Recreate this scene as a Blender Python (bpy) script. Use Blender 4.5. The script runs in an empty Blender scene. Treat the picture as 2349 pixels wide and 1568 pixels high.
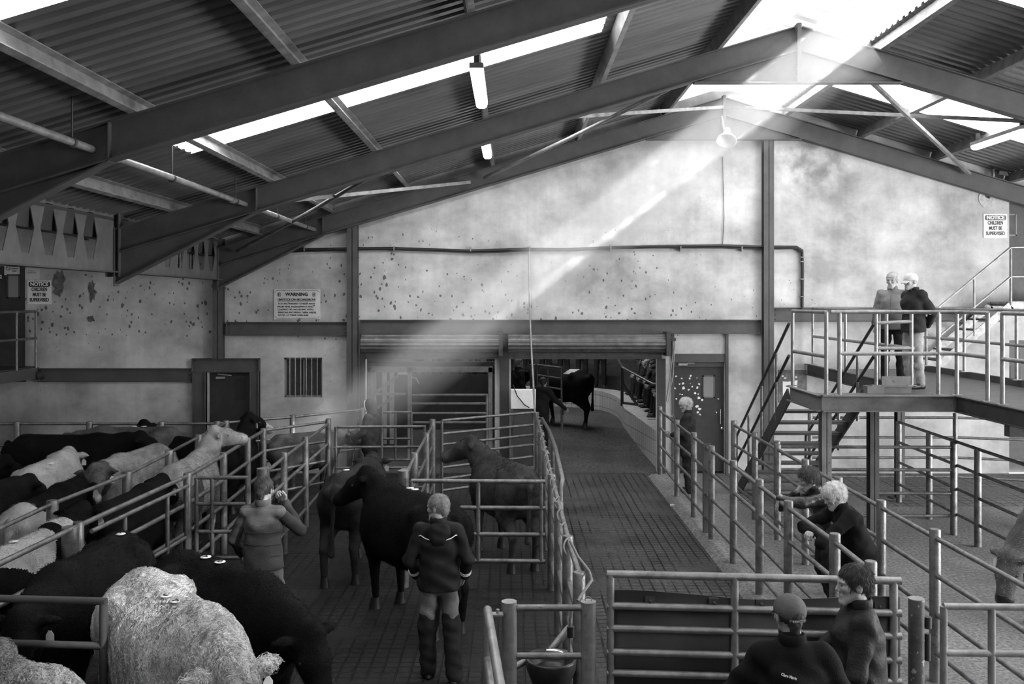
import bpy, bmesh, math, random
import numpy as np
from mathutils import Vector, Matrix, Euler

random.seed(7)
sc = bpy.context.scene
COL = sc.collection
PI = math.pi

# ------------------------------------------------------------ camera, world, lights, exposure
F = 2100.0      # focal length in pixels of the 2349 px wide frame
EYE = 3.5       # height of the viewer above the mart floor
HY, CX = 690.0, 1174.5
YW = 18.6       # distance of the end wall
cam_d = bpy.data.cameras.new('camera')
cam = bpy.data.objects.new('camera', cam_d)
COL.objects.link(cam)
cam.location = (0, 0, EYE)
cam.rotation_euler = (PI / 2, 0, 0)
cam_d.sensor_width = 36.0
cam_d.sensor_fit = 'HORIZONTAL'
cam_d.lens = 36.0 * F / 2349
cam_d.shift_y = (HY - 784.0) / 2349
cam_d.clip_end = 200
sc.camera = cam
sc.view_settings.view_transform = 'Standard'
sc.view_settings.look = 'None'
sc.view_settings.gamma = 1.0
sc.view_settings.exposure = 0.9
sc.view_settings.use_curve_mapping = False
sc.cycles.use_denoising = True
sc.cycles.max_bounces = 6
sc.cycles.diffuse_bounces = 3
sc.cycles.glossy_bounces = 2
sc.cycles.transmission_bounces = 3
sc.cycles.volume_bounces = 0
sc.cycles.transparent_max_bounces = 8
sc.cycles.sample_clamp_indirect = 4.0
sc.cycles.caustics_reflective = False
sc.cycles.caustics_refractive = False

world = bpy.data.worlds.new('World')
sc.world = world
world.use_nodes = True
bg = world.node_tree.nodes['Background']
bg.inputs[0].default_value = (1, 1, 1, 1)
bg.inputs[1].default_value = 4.0

def area_light(name, loc, direction, sx, sy, power, spread=180):
    l = bpy.data.lights.new(name, 'AREA')
    l.shape = 'RECTANGLE'
    l.size, l.size_y = sx, sy
    l.energy = power
    l.spread = math.radians(spread)
    o = bpy.data.objects.new(name, l)
    COL.objects.link(o)
    o.location = loc
    o.rotation_euler = Vector(direction).to_track_quat('-Z', 'Y').to_euler()
    return o

# unseen fill lamps added inside the closed shed: right, left span, behind viewer
area_light('fill_right_side', (15.9, 9.5, 2.5), (-1, 0.12, 0.25), 16, 3.6, 2600)  # stands in for daylight from the right; the wall behind it is shut
area_light('fill_left_span', (-9.5, 11.0, 5.6), (0.25, 0.8, -0.8), 3, 3, 60)  # added to brighten the neighbouring span
area_light('fill_behind_viewer', (1.0, -6.5, 5.0), (0, 1, -0.05), 14, 3.5, 130)  # added soft fill in place of ambient sky light
# low sun through the gap in the right-hand roof slope
SUN_DIR = Vector((-7.8, 4.3, -5.9)).normalized()
SUN_E = 27.0
sun_l = bpy.data.lights.new('sun', 'SUN'); sun_l.energy = SUN_E; sun_l.angle = math.radians(1.9)
sun_o = bpy.data.objects.new('sun', sun_l); COL.objects.link(sun_o); sun_o.rotation_euler = SUN_DIR.to_track_quat('-Z', 'Y').to_euler()

# ------------------------------------------------------------ pixel <-> world helpers
def G(px, py, z=0.0):
    Y = F * (EYE - z) / (py - HY)
    return ((px - CX) * Y / F, Y)
def XP(px, Y): return (px - CX) * Y / F
def ZP(py, Y): return EYE - (py - HY) * Y / F
def W(px, py): return (XP(px, YW), ZP(py, YW))

# ------------------------------------------------------------ object helpers
def tag(o, label=None, cat=None, group=None, kind=None):
    if label: o['label'] = label
    if cat: o['category'] = cat
    if group: o['group'] = group
    if kind: o['kind'] = kind
    return o
def thing(name, loc=(0, 0, 0), rz=0.0, label=None, cat=None, group=None):
    o = bpy.data.objects.new(name, None)
    COL.objects.link(o)
    o.empty_display_size = 0.1
    o.location = loc
    o.rotation_euler = (0, 0, rz)
    return tag(o, label, cat, group)
def mesh_obj(name, me, parent=None):
    o = bpy.data.objects.new(name, me)
    COL.objects.link(o)
    if parent is not None: o.parent = parent
    return o
def copy_tree(o, parent=None):
    c = o.copy()
    COL.objects.link(c)
    c.parent = parent
    for ch in o.children: copy_tree(ch, c)
    return c

class MB:
    """collects simple solids; build() links them as one mesh object"""
    def __init__(s):
        s.v = []; s.f = []; s.sm = []; s.mi = []
        s.m = 0
    def add(s, vs, fs, smooth=False):
        n = len(s.v)
        s.v.extend([tuple(p) for p in vs])
        for f in fs:
            s.f.append(tuple(i + n for i in f)); s.sm.append(smooth); s.mi.append(s.m)
        return s
    def box(s, x0, x1, y0, y1, z0, z1):
        vs = [(x, y, z) for x in (x0, x1) for y in (y0, y1) for z in (z0, z1)]
        return s.add(vs, [(0,1,3,2),(4,6,7,5),(0,4,5,1),(2,3,7,6),(0,2,6,4),(1,5,7,3)])
    def obox(s, c, sx, sy, sz, rot):
        M = Euler(rot).to_matrix(); c = Vector(c)
        vs = [c + M @ Vector((x, y, z)) for x in (-sx/2, sx/2) for y in (-sy/2, sy/2) for z in (-sz/2, sz/2)]
        return s.add(vs, [(0,1,3,2),(4,6,7,5),(0,4,5,1),(2,3,7,6),(0,2,6,4),(1,5,7,3)])
    def tube(s, pts, r, n=10, caps=True, smooth=True):
        pts = [Vector(p) for p in pts]
        rs = r if isinstance(r, (list, tuple)) else [r] * len(pts)
        rings = []; up = None
        for i, p in enumerate(pts):
            if i == 0: t = pts[1] - p
            elif i == len(pts) - 1: t = p - pts[i-1]
            else: t = (pts[i+1] - p).normalized() + (p - pts[i-1]).normalized()
            t = t.normalized() if t.length > 1e-9 else Vector((0,0,1))
            if up is None:
                up = t.cross(Vector((0,0,1)))
                if up.length < 1e-3: up = t.cross(Vector((1,0,0)))
                up.normalize()
            u = (up - t * up.dot(t)).normalized(); up = u
            w = t.cross(u)
            rings.append([p + (u*math.cos(2*PI*k/n) + w*math.sin(2*PI*k/n))*rs[i] for k in range(n)])
        vs = [q for rg in rings for q in rg]
        fs = []
        for i in range(len(pts)-1):
            for k in range(n):
                a = i*n + k; b = i*n + (k+1) % n
                fs.append((a, b, b+n, a+n))
        s.add(vs, fs, smooth)
        if caps:
            s.add(rings[0], [tuple(range(n-1, -1, -1))]); s.add(rings[-1], [tuple(range(n))])
        return s
    def prism(s, poly, axis, a, b):
        """poly: 2D points; extruded along axis from a to b"""
        def mk(p, t):
            return {'x': (t, p[0], p[1]), 'y': (p[0], t, p[1]), 'z': (p[0], p[1], t)}[axis]
        n = len(poly)
        vs = [mk(p, a) for p in poly] + [mk(p, b) for p in poly]
        fs = [tuple(range(n)), tuple(range(2*n-1, n-1, -1))]
        fs += [(i, (i+1) % n + 0, (i+1) % n + n, i + n) for i in range(n)]
        return s.add(vs, fs)
    def sweep_rect(s, p, q, w, h, up=(0,0,1), off=0):
        """bar of width w (sideways) and height h along p->q"""
        p, q = Vector(p), Vector(q); t = (q-p).normalized(); U = Vector(up)
        sd = t.cross(U).normalized(); U = sd.cross(t).normalized()
        vs = [a + sd*i*w/2 + U*(j*h/2+off) for a in (p, q) for i in (-1, 1) for j in (-1, 1)]
        return s.add(vs, [(0,1,3,2),(4,6,7,5),(0,4,5,1),(2,3,7,6),(0,2,6,4),(1,5,7,3)])
    def ibeam(s, p, q, w, h, tf=0.014, tw=0.01, up=(0,0,1)):
        s.sweep_rect(p, q, tw, h, up); s.sweep_rect(p, q, w, tf, up, h/2-tf/2); s.sweep_rect(p, q, w, tf, up, -h/2+tf/2)
        return s
    def channel(s, p, q, w, h, t=0.012, up=(0,0,1), side=1):
        P, Q = Vector(p), Vector(q); d = (Q-P).normalized(); sd = d.cross(Vector(up)).normalized()
        s.sweep_rect(P, Q, t, h, up)
        for k in (1, -1): s.sweep_rect(P+sd*side*w/2, Q+sd*side*w/2, w, t, up, k*(h/2-t/2))
        return s
    def sphere(s, c, r, n=10, sc=(1,1,1)):
        c = Vector(c); vs = []; fs = []
        m = max(4, n*2//3)
        for i in range(1, m):
            a = PI*i/m
            for k in range(n):
                b = 2*PI*k/n
                vs.append(c + Vector((r*sc[0]*math.sin(a)*math.cos(b), r*sc[1]*math.sin(a)*math.sin(b), r*sc[2]*math.cos(a))))
        top = len(vs); vs.append(c + Vector((0,0,r*sc[2]))); vs.append(c - Vector((0,0,r*sc[2])))
        for i in range(m-2):
            for k in range(n):
                fs.append((i*n+k, (i+1)*n+k, (i+1)*n+(k+1)%n, i*n+(k+1)%n))
        for k in range(n):
            fs.append((top, k, (k+1)%n)); fs.append((top+1, (m-2)*n+(k+1)%n, (m-2)*n+k))
        return s.add(vs, fs, True)
    def lathe(s, prof, c=(0,0,0), n=24, axis=(0,0,1)):
        q = Vector((0,0,1)).rotation_difference(Vector(axis)); c = Vector(c)
        vs = []; fs = []
        for (r, z) in prof:
            for k in range(n):
                vs.append(c + q @ Vector((r*math.cos(2*PI*k/n), r*math.sin(2*PI*k/n), z)))
        for i in range(len(prof)-1):
            for k in range(n):
                fs.append((i*n+k, i*n+(k+1)%n, (i+1)*n+(k+1)%n, (i+1)*n+k))
        return s.add(vs, fs, True)
    def build(s, name, mats, parent=None, fix=True):
        me = bpy.data.meshes.new(name)
        me.from_pydata(s.v, [], s.f)
        me.polygons.foreach_set('use_smooth', s.sm)
        for m in (mats if isinstance(mats, (list, tuple)) else [mats]): me.materials.append(m)
        me.polygons.foreach_set('material_index', s.mi)
        if fix:
            bm = bmesh.new(); bm.from_mesh(me)
            bmesh.ops.recalc_face_normals(bm, faces=bm.faces)
            bm.to_mesh(me); bm.free()
        me.update()
        return mesh_obj(name, me, parent)

def text_mesh(name, body, size, loc, mat, parent, rot=(PI/2, 0, 0), bold=0.0, width=None, align='CENTER', extrude=0.002):
    cu = bpy.data.curves.new('lettering', 'FONT')
    cu.body = body; cu.size = size; cu.align_x = align; cu.align_y = 'CENTER'
    cu.offset = bold; cu.extrude = extrude; cu.resolution_u = 3
    tmp = bpy.data.objects.new('lettering', cu)
    COL.objects.link(tmp)
    bpy.context.view_layer.update()
    me = bpy.data.meshes.new_from_object(tmp.evaluated_get(bpy.context.evaluated_depsgraph_get()))
    bpy.data.objects.remove(tmp)
    me.materials.clear(); me.materials.append(mat)
    if width:
        xs = [v.co.x for v in me.vertices]
        k = width / max(1e-6, max(xs) - min(xs))
        for v in me.vertices: v.co.x *= k
    o = mesh_obj(name, me, parent)
    o.location = loc; o.rotation_euler = rot
    return o

# ------------------------------------------------------------ materials (a black-and-white place: every colour is a grey)
MATS = {}
def mat(name, v, rough=0.7, metal=0.0, var=0.0, scale=4.0, bump=0.0, bscale=30.0, spots=None, spec=0.5, stretch=None, emit=None):
    """v grey level; var: mottling amount; spots=(scale, threshold, grey) flecks of dirt"""
    if name in MATS: return MATS[name]
    m = bpy.data.materials.new(name); m.use_nodes = True
    nt = m.node_tree; N = nt.nodes; L = nt.links
    b = N['Principled BSDF']
    b.inputs['Base Color'].default_value = (v, v, v, 1)
    b.inputs['Roughness'].default_value = rough
    b.inputs['Metallic'].default_value = metal
    b.inputs['Specular IOR Level'].default_value = spec
    col = None
    if var or spots or bump:
        tc = N.new('ShaderNodeTexCoord'); mp = N.new('ShaderNodeMapping')
        L.new(tc.outputs['Object'], mp.inputs[0])
        if stretch: mp.inputs['Scale'].default_value = stretch
    if var:
        nz = N.new('ShaderNodeTexNoise'); nz.inputs['Scale'].default_value = scale; nz.inputs['Detail'].default_value = 6
        nz.inputs['Roughness'].default_value = 0.65
        L.new(mp.outputs[0], nz.inputs['Vector'])
        rp = N.new('ShaderNodeMapRange')
        rp.inputs['From Min'].default_value = 0.3; rp.inputs['From Max'].default_value = 0.7
        rp.inputs['To Min'].default_value = v*(1-var); rp.inputs['To Max'].default_value = min(1.0, v*(1+var))
        L.new(nz.outputs['Fac'], rp.inputs['Value'])
        col = rp.outputs[0]
    if spots:
        n2 = N.new('ShaderNodeTexNoise'); n2.inputs['Scale'].default_value = spots[0]; n2.inputs['Detail'].default_value = 3
        L.new(mp.outputs[0], n2.inputs['Vector'])
        r2 = N.new('ShaderNodeMapRange'); r2.inputs['From Min'].default_value = spots[1]; r2.inputs['From Max'].default_value = spots[1]+0.03
        L.new(n2.outputs['Fac'], r2.inputs['Value'])
        mx = N.new('ShaderNodeMix'); mx.data_type = 'FLOAT'
        L.new(r2.outputs[0], mx.inputs[0])
        if col is not None: L.new(col, mx.inputs[2])
        else: mx.inputs[2].default_value = v
        mx.inputs[3].default_value = spots[2]
        col = mx.outputs[0]
    if col is not None:
        L.new(col, b.inputs['Base Color'])
    if bump:
        nb = N.new('ShaderNodeTexNoise'); nb.inputs['Scale'].default_value = bscale; nb.inputs['Detail'].default_value = 4
        L.new(mp.outputs[0], nb.inputs['Vector'])
        bp = N.new('ShaderNodeBump'); bp.inputs['Strength'].default_value = bump; bp.inputs['Distance'].default_value = 0.02
        L.new(nb.outputs['Fac'], bp.inputs['Height']); L.new(bp.outputs[0], b.inputs['Normal'])
    if emit:
        b.inputs['Emission Color'].default_value = (1, 1, 1, 1); b.inputs['Emission Strength'].default_value = emit
    MATS[name] = m
    return m

galv   = mat('galvanised_tube', 0.17, 0.45, 0.6, 0.45, 9, 0.15, 60, spots=(40, 0.66, 0.08))
galv_l = mat('galvanised_clean', 0.25, 0.4, 0.5, 0.35, 8, 0.1, 60, spots=(30, 0.7, 0.15))
steel  = mat('painted_steel', 0.065, 0.6, 0.0, 0.25, 3, 0.1, 40, spots=(26, 0.71, 0.02))
steel_d= mat('dark_painted_steel', 0.04, 0.6, 0.0, 0.3, 3, 0.1, 40, spots=(26, 0.70, 0.015))
purl   = mat('purlin_steel', 0.20, 0.55, 0.3, 0.4, 5, 0.15, 50)
concr_l= mat('ledge_concrete', 0.40, 0.8, 0, 0.25, 3, 0.2, 30)
rubber = mat('black_rubber', 0.012, 0.5, 0, 0.3, 5, 0.05, 30)
ply    = mat('dark_door_board', 0.028, 0.5, 0, 0.35, 3, 0.1, 12)
cable_m= mat('black_cable', 0.01, 0.5)
white  = mat('sign_white', 0.75, 0.5, 0, 0.08, 6, spots=(22, 0.74, 0.2))
black  = mat('sign_black', 0.012, 0.5)
pale   = mat('pale_paper', 0.6, 0.6, 0, 0.1, 10)
chrome = mat('bright_metal', 0.7, 0.25, 0.9)
glassd = mat('dark_window_glass', 0.05, 0.12, 0, 0.3, 6)
rope_m = mat('hemp_rope', 0.17, 0.9, 0, 0.3, 40)
tin    = mat('shutter_steel', 0.12, 0.4, 0.4, 0.4, 6, 0.1, 50, spots=(35, 0.7, 0.35))
# ============================================================ SURFACES OF THE SHELL
def wall_material():
    m = bpy.data.materials.new('spattered_plaster'); m.use_nodes = True
    nt = m.node_tree; N = nt.nodes; L = nt.links; b = N['Principled BSDF']
    b.inputs['Roughness'].default_value = 0.85; b.inputs['Specular IOR Level'].default_value = 0.2
    tc = N.new('ShaderNodeTexCoord')
    def noise_(scale, detail, stretch=(1,1,1), rough=0.6):
        mp = N.new('ShaderNodeMapping'); mp.inputs['Scale'].default_value = stretch
        L.new(tc.outputs['Object'], mp.inputs[0])
        n = N.new('ShaderNodeTexNoise'); n.inputs['Scale'].default_value = scale; n.inputs['Detail'].default_value = detail
        n.inputs['Roughness'].default_value = rough
        L.new(mp.outputs[0], n.inputs['Vector']); return n.outputs['Fac']
    def rng(src, a, b_, c, d):
        r = N.new('ShaderNodeMapRange'); r.inputs['From Min'].default_value = a; r.inputs['From Max'].default_value = b_
        r.inputs['To Min'].default_value = c; r.inputs['To Max'].default_value = d; L.new(src, r.inputs['Value']); return r.outputs[0]
    def mth(op, a, b_):
        q = N.new('ShaderNodeMath'); q.operation = op
        for i, s in enumerate((a, b_)):
            if isinstance(s, (int, float)): q.inputs[i].default_value = s
            else: L.new(s, q.inputs[i])
        return q.outputs[0]
    base = mth('MULTIPLY', rng(noise_(1.0, 9, (1, 1, 1.3), 0.62), 0.32, 0.68, 0.58, 1.16), rng(noise_(1.2, 6, (5, 1, 0.35)), 0.35, 0.65, 0.94, 1.04))
    base = mth('MULTIPLY', base, rng(noise_(0.33, 3), 0.4, 0.66, 1.06, 0.84))
    base = mth('MULTIPLY', base, rng(noise_(9, 6, (1,1,1), 0.7), 0.3, 0.7, 0.93, 1.05))
    # one soot-dark smudge high on the wall, right of the tall column
    vd = N.new('ShaderNodeVectorMath'); vd.operation = 'DISTANCE'; L.new(tc.outputs['Object'], vd.inputs[0]); vd.inputs[1].default_value = (6.1, YW, 6.35)
    smu = mth('MULTIPLY', rng(vd.outputs['Value'], 0.25, 1.25, 1.0, 0.0), rng(noise_(2.6, 7), 0.40, 0.62, 0.0, 1.0))
    base = mth('MULTIPLY', base, rng(smu, 0, 1, 1.0, 0.5))
    # spatter of dung: many flecks below five metres, few above
    sep = N.new('ShaderNodeSeparateXYZ'); L.new(tc.outputs['Object'], sep.inputs[0])
    dirt = mth('MULTIPLY', rng(sep.outputs['Z'], 3.4, 5.6, 1.0, 0.66), rng(sep.outputs['X'], 1.5, 6.5, 1.0, 0.72))
    lowd = rng(sep.outputs['Z'], 2.4, 3.0, 0.7, 1.0)
    zone = mth('MULTIPLY', rng(noise_(0.45, 2), 0.35, 0.6, 0.90, 1.04), mth('MULTIPLY', dirt, lowd))
    vo = N.new('ShaderNodeTexVoronoi'); vo.inputs['Scale'].default_value = 7.5
    mp = N.new('ShaderNodeMapping'); mp.inputs['Scale'].default_value = (1, 0.01, 0.72)
    L.new(tc.outputs['Object'], mp.inputs[0])
    dn = N.new('ShaderNodeTexNoise'); dn.inputs['Scale'].default_value = 9
    L.new(mp.outputs[0], dn.inputs['Vector'])
    mixv = N.new('ShaderNodeMix'); mixv.data_type = 'VECTOR'; mixv.inputs[0].default_value = 0.06
    L.new(mp.outputs[0], mixv.inputs[4]); L.new(dn.outputs['Color'], mixv.inputs[5]); L.new(mixv.outputs[1], vo.inputs['Vector'])
    sc_ = N.new('ShaderNodeSeparateColor'); L.new(vo.outputs['Color'], sc_.inputs[0])
    # size of each fleck depends on its random cell value
    size = mth('MULTIPLY', mth('POWER', sc_.outputs[0], 7.0), 0.29)
    size = mth('MULTIPLY', size, rng(zone, 0.66, 1.0, 0.0, 1.0))
    fleck = mth('LESS_THAN', vo.outputs['Distance'], size)
    vo2 = N.new('ShaderNodeTexVoronoi'); vo2.inputs['Scale'].default_value = 15
    L.new(mixv.outputs[1], vo2.inputs['Vector'])
    sc2 = N.new('ShaderNodeSeparateColor'); L.new(vo2.outputs['Color'], sc2.inputs[0])
    f2 = mth('LESS_THAN', vo2.outputs['Distance'], mth('MULTIPLY', mth('POWER', sc2.outputs[1], 3.0), rng(zone, 0.66, 1.0, 0.03, 0.42)))
    allf = mth('MAXIMUM', fleck, f2)
    out = mth('MULTIPLY', mth('MULTIPLY', base, 0.53), rng(allf, 0, 1, 1.0, 0.28))
    L.new(out, b.inputs['Base Color'])
    bp = N.new('ShaderNodeBump'); bp.inputs['Strength'].default_value = 0.15; bp.inputs['Distance'].default_value = 0.01
    L.new(noise_(30, 4), bp.inputs['Height']); L.new(bp.outputs[0], b.inputs['Normal'])
    return m

def floor_material(name, v, grid, rough, dirt=0.5, gx=0.145, gy=0.145, mort=0.12):
    m = bpy.data.materials.new(name); m.use_nodes = True
    nt = m.node_tree; N = nt.nodes; L = nt.links; b = N['Principled BSDF']
    tc = N.new('ShaderNodeTexCoord')
    b.inputs['Specular IOR Level'].default_value = 0.22
    n1 = N.new('ShaderNodeTexNoise'); n1.inputs['Scale'].default_value = 0.8; n1.inputs['Detail'].default_value = 8; n1.inputs['Roughness'].default_value = 0.65
    L.new(tc.outputs['Object'], n1.inputs['Vector'])
    r1 = N.new('ShaderNodeMapRange'); r1.inputs['From Min'].default_value = 0.3; r1.inputs['From Max'].default_value = 0.7
    r1.inputs['To Min'].default_value = v*(1-dirt); r1.inputs['To Max'].default_value = v*(1+dirt)
    L.new(n1.outputs['Fac'], r1.inputs['Value'])
    n2 = N.new('ShaderNodeTexNoise'); n2.inputs['Scale'].default_value = 24; n2.inputs['Detail'].default_value = 6; n2.inputs['Roughness'].default_value = 0.7
    L.new(tc.outputs['Object'], n2.inputs['Vector'])
    r2 = N.new('ShaderNodeMapRange'); r2.inputs['From Min'].default_value = 0.3; r2.inputs['From Max'].default_value = 0.7
    r2.inputs['To Min'].default_value = 0.3; r2.inputs['To Max'].default_value = 1.75
    L.new(n2.outputs['Fac'], r2.inputs['Value'])
    mu = N.new('ShaderNodeMath'); mu.operation = 'MULTIPLY'; L.new(r1.outputs[0], mu.inputs[0]); L.new(r2.outputs[0], mu.inputs[1])
    col = mu.outputs[0]; hgt = n2.outputs['Fac']
    if grid:
        wob = N.new('ShaderNodeTexNoise'); wob.inputs['Scale'].default_value = 1.3
        L.new(tc.outputs['Object'], wob.inputs['Vector'])
        mv = N.new('ShaderNodeMix'); mv.data_type = 'VECTOR'; mv.inputs[0].default_value = 0.03
        L.new(tc.outputs['Object'], mv.inputs[4]); L.new(wob.outputs['Color'], mv.inputs[5])
        br = N.new('ShaderNodeTexBrick'); br.offset = 0.0; br.squash = 1.0
        br.inputs['Scale'].default_value = 1.0; br.inputs['Brick Width'].default_value = gx; br.inputs['Row Height'].default_value = gy
        br.inputs['Mortar Size'].default_value = 0.012; br.inputs['Mortar Smooth'].default_value = 0.5
        br.inputs['Color1'].default_value = (1,1,1,1); br.inputs['Color2'].default_value = (0.8,0.8,0.8,1); br.inputs['Mortar'].default_value = (mort,mort,mort,1)
        L.new(mv.outputs[1], br.inputs['Vector'])
        # grooves fill with muck in places
        mk = N.new('ShaderNodeTexNoise'); mk.inputs['Scale'].default_value = 1.1; mk.inputs['Detail'].default_value = 5
        L.new(tc.outputs['Object'], mk.inputs['Vector'])
        mr = N.new('ShaderNodeMapRange'); mr.inputs['From Min'].default_value = 0.36; mr.inputs['From Max'].default_value = 0.55
        L.new(mk.outputs['Fac'], mr.inputs['Value'])
        bw = N.new('ShaderNodeRGBToBW'); L.new(br.outputs['Color'], bw.inputs[0])
        mm = N.new('ShaderNodeMix'); mm.data_type = 'FLOAT'; L.new(mr.outputs[0], mm.inputs[0]); mm.inputs[2].default_value = 0.85; L.new(bw.outputs[0], mm.inputs[3])
        mu2 = N.new('ShaderNodeMath'); mu2.operation = 'MULTIPLY'; L.new(col, mu2.inputs[0]); L.new(mm.outputs[0], mu2.inputs[1])
        col = mu2.outputs[0]
        ad = N.new('ShaderNodeMath'); ad.operation = 'ADD'; L.new(hgt, ad.inputs[0]); L.new(mm.outputs[0], ad.inputs[1]); hgt = ad.outputs[0]
    L.new(col, b.inputs['Base Color'])
    rr = N.new('ShaderNodeMapRange'); rr.inputs['From Min'].default_value = 0.35; rr.inputs['From Max'].default_value = 0.65
    rr.inputs['To Min'].default_value = rough; rr.inputs['To Max'].default_value = min(1, rough+0.35)
    L.new(n1.outputs['Fac'], rr.inputs['Value']); L.new(rr.outputs[0], b.inputs['Roughness'])
    bp = N.new('ShaderNodeBump'); bp.inputs['Strength'].default_value = 1.0; bp.inputs['Distance'].default_value = 0.02
    L.new(hgt, bp.inputs['Height']); L.new(bp.outputs[0], b.inputs['Normal'])
    return m

wall_m = wall_material()
fl_alley = floor_material('grooved_wet_concrete', 0.062, True, 0.34, gx=0.13, gy=0.115)
fl_pens = floor_material('dirty_wet_concrete', 0.021, True, 0.26, mort=0.3, gx=0.13, gy=0.115)
fl_right = floor_material('swept_concrete', 0.17, False, 0.5, 0.35)
fl_rgrid = floor_material('grooved_swept_concrete', 0.15, True, 0.5, 0.3, 0.2, 0.2)
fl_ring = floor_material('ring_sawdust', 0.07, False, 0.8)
tile_m = None

# ------------------------------------------------------------ floor
b = MB()
def slab(x0, x1, y0, y1, m, z=0.0):
    b.m = m
    b.add([(x0,y0,z),(x1,y0,z),(x1,y1,z),(x0,y1,z)], [(0,1,2,3)])
slab(-14, -1.35, 0.5, YW, 1); slab(-1.35, 0.5, 0.5, YW, 1); slab(0.5, 2.9, 0.5, YW, 0)
slab(2.9, 3.95, 0.5, YW, 2); slab(3.95, 17, 0.5, 15.6, 2); slab(3.95, 17, 15.6, YW, 3); slab(-14, 17, -7, 0.5, 1)
slab(-8, 8, YW, 33, 4)
fo = b.build('floor', [fl_alley, fl_pens, fl_right, fl_rgrid, fl_ring], fix=False)
tag(fo, 'grooved wet concrete floor of the cattle mart', kind='structure')
# low kerb of concrete under the passage fence
b = MB(); b.prism([(2.72, 0.0), (2.8, 0.05), (3.06, 0.05), (3.1, 0.0)], 'y', 3.0, 18.3)
tag(b.build('trim_1', fl_right), 'low concrete kerb under the fence beside the central alley', kind='structure')

# ------------------------------------------------------------ end wall with its openings
RIDGE_X, RIDGE_Z, SL = 4.26, 7.59, 0.297
def ztop(x): return RIDGE_Z - SL*abs(x-RIDGE_X)
EAVE = -6.1
b = MB()
def wseg(px0, px1, py_top=None, py_bot=None):
    x0, x1 = XP(px0, YW), XP(px1, YW)
    z0 = 0.0 if py_bot is None else ZP(py_bot, YW)
    def top(x):
        if py_top is not None: return ZP(py_top, YW)
        return (ztop(x) if x > EAVE else ztop(EAVE)+0.30*(EAVE-x)) + 0.24
    xs = [x0] + [v for v in (EAVE, RIDGE_X) if x0 < v < x1] + [x1]
    for a, c in zip(xs[:-1], xs[1:]):
        b.prism([(a, z0), (c, z0), (c, top(c)), (a, top(a))], 'y', YW, YW+0.22)
wseg(-600, 477); wseg(477, 577, None, 853); wseg(577, 651); wseg(651, 739, None, 820); wseg(651, 739, 911, None)
wseg(739, 838); wseg(838, 1135, None, 770); wseg(1135, 1172); wseg(1172, 1508, None, 770); wseg(1508, 1545)
wseg(1545, 1662, None, 828); wseg(1662, 2315); wseg(2315, 2420, None, 450); wseg(2315, 2420, 690, 780); wseg(2420, 2800)
tag(b.build('wall_back', wall_m), 'dirt-spattered pale plaster end wall of the mart', kind='structure')
# unseen walls right, behind and left, added to shut out sun and sky light
b = MB(); b.box(16.4, 16.6, -7, YW, 0, 4.4); b.box(-13, 16.6, -7.2, -7, 0, 9); b.box(-13.2, -13, -7, YW+.2, 0, 7.5)
tag(b.build('wall_light_block', wall_m), 'unseen plastered walls added on three sides to keep out sun and sky light', kind='structure')

# ------------------------------------------------------------ roof sheets: trapezoid corrugation, ribs run down the slope
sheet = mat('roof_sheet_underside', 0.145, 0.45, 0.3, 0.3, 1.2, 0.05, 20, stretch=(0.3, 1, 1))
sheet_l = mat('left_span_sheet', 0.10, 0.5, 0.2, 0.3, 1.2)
GAP = 0.20
def zroof(x):
    if x < EAVE: return ztop(EAVE) + GAP + 0.30*(EAVE-x)
    return ztop(x) + GAP
def corr(bb, x0, x1, y0, y1, period=0.2, depth=0.035, off=0.0):
    n = max(1, int(round((y1-y0)/period))); p = (y1-y0)/n
    prof = []
    for i in range(n):
        y = y0 + i*p
        prof += [(y, 0), (y+0.45*p, 0), (y+0.55*p, depth), (y+0.9*p, depth)]
    prof.append((y1, 0))
    vs = [(x, y, zroof(x)+d+off) for x in (x0, x1) for (y, d) in prof]
    k = len(prof)
    bb.add(vs, [(i, i+1, i+1+k, i+k) for i in range(k-1)])
STRIPS = [(5.35, 6.4), (10.35, 11.42), (15.35, 16.42)]
edges = [-7.0]
for a, c in STRIPS: edges += [a, c]
edges.append(YW+0.1)
b = MB()
def bays():
    for i in range(len(edges)-1): yield edges[i], edges[i+1], (i % 2 == 1)
for y0, y1, strip in bays():
    if strip:
        corr(b, EAVE, -4.0, y0, y1)
        corr(b, 1.12, 3.15, y0, y1)
        corr(b, 9.2, 16.6, y0, y1)
    else:
        corr(b, EAVE, 3.15, y0, y1)
        corr(b, 5.45, 16.6, y0, y1)
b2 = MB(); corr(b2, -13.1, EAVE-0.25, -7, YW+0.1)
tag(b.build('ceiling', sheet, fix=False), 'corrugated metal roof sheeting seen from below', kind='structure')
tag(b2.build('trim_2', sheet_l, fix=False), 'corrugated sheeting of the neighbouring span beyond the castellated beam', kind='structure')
b = MB(); b.prism([(EAVE-0.35, ztop(EAVE)+0.05), (EAVE-0.1, ztop(EAVE)-0.1), (EAVE+0.1, ztop(EAVE)-0.1), (EAVE+0.2, ztop(EAVE)+0.22), (EAVE-0.35, ztop(EAVE)+0.3)], 'y', -7, YW)
tag(b.build('trim_3', steel_d), 'dark valley gutter over the castellated beam', kind='structure')

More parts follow.
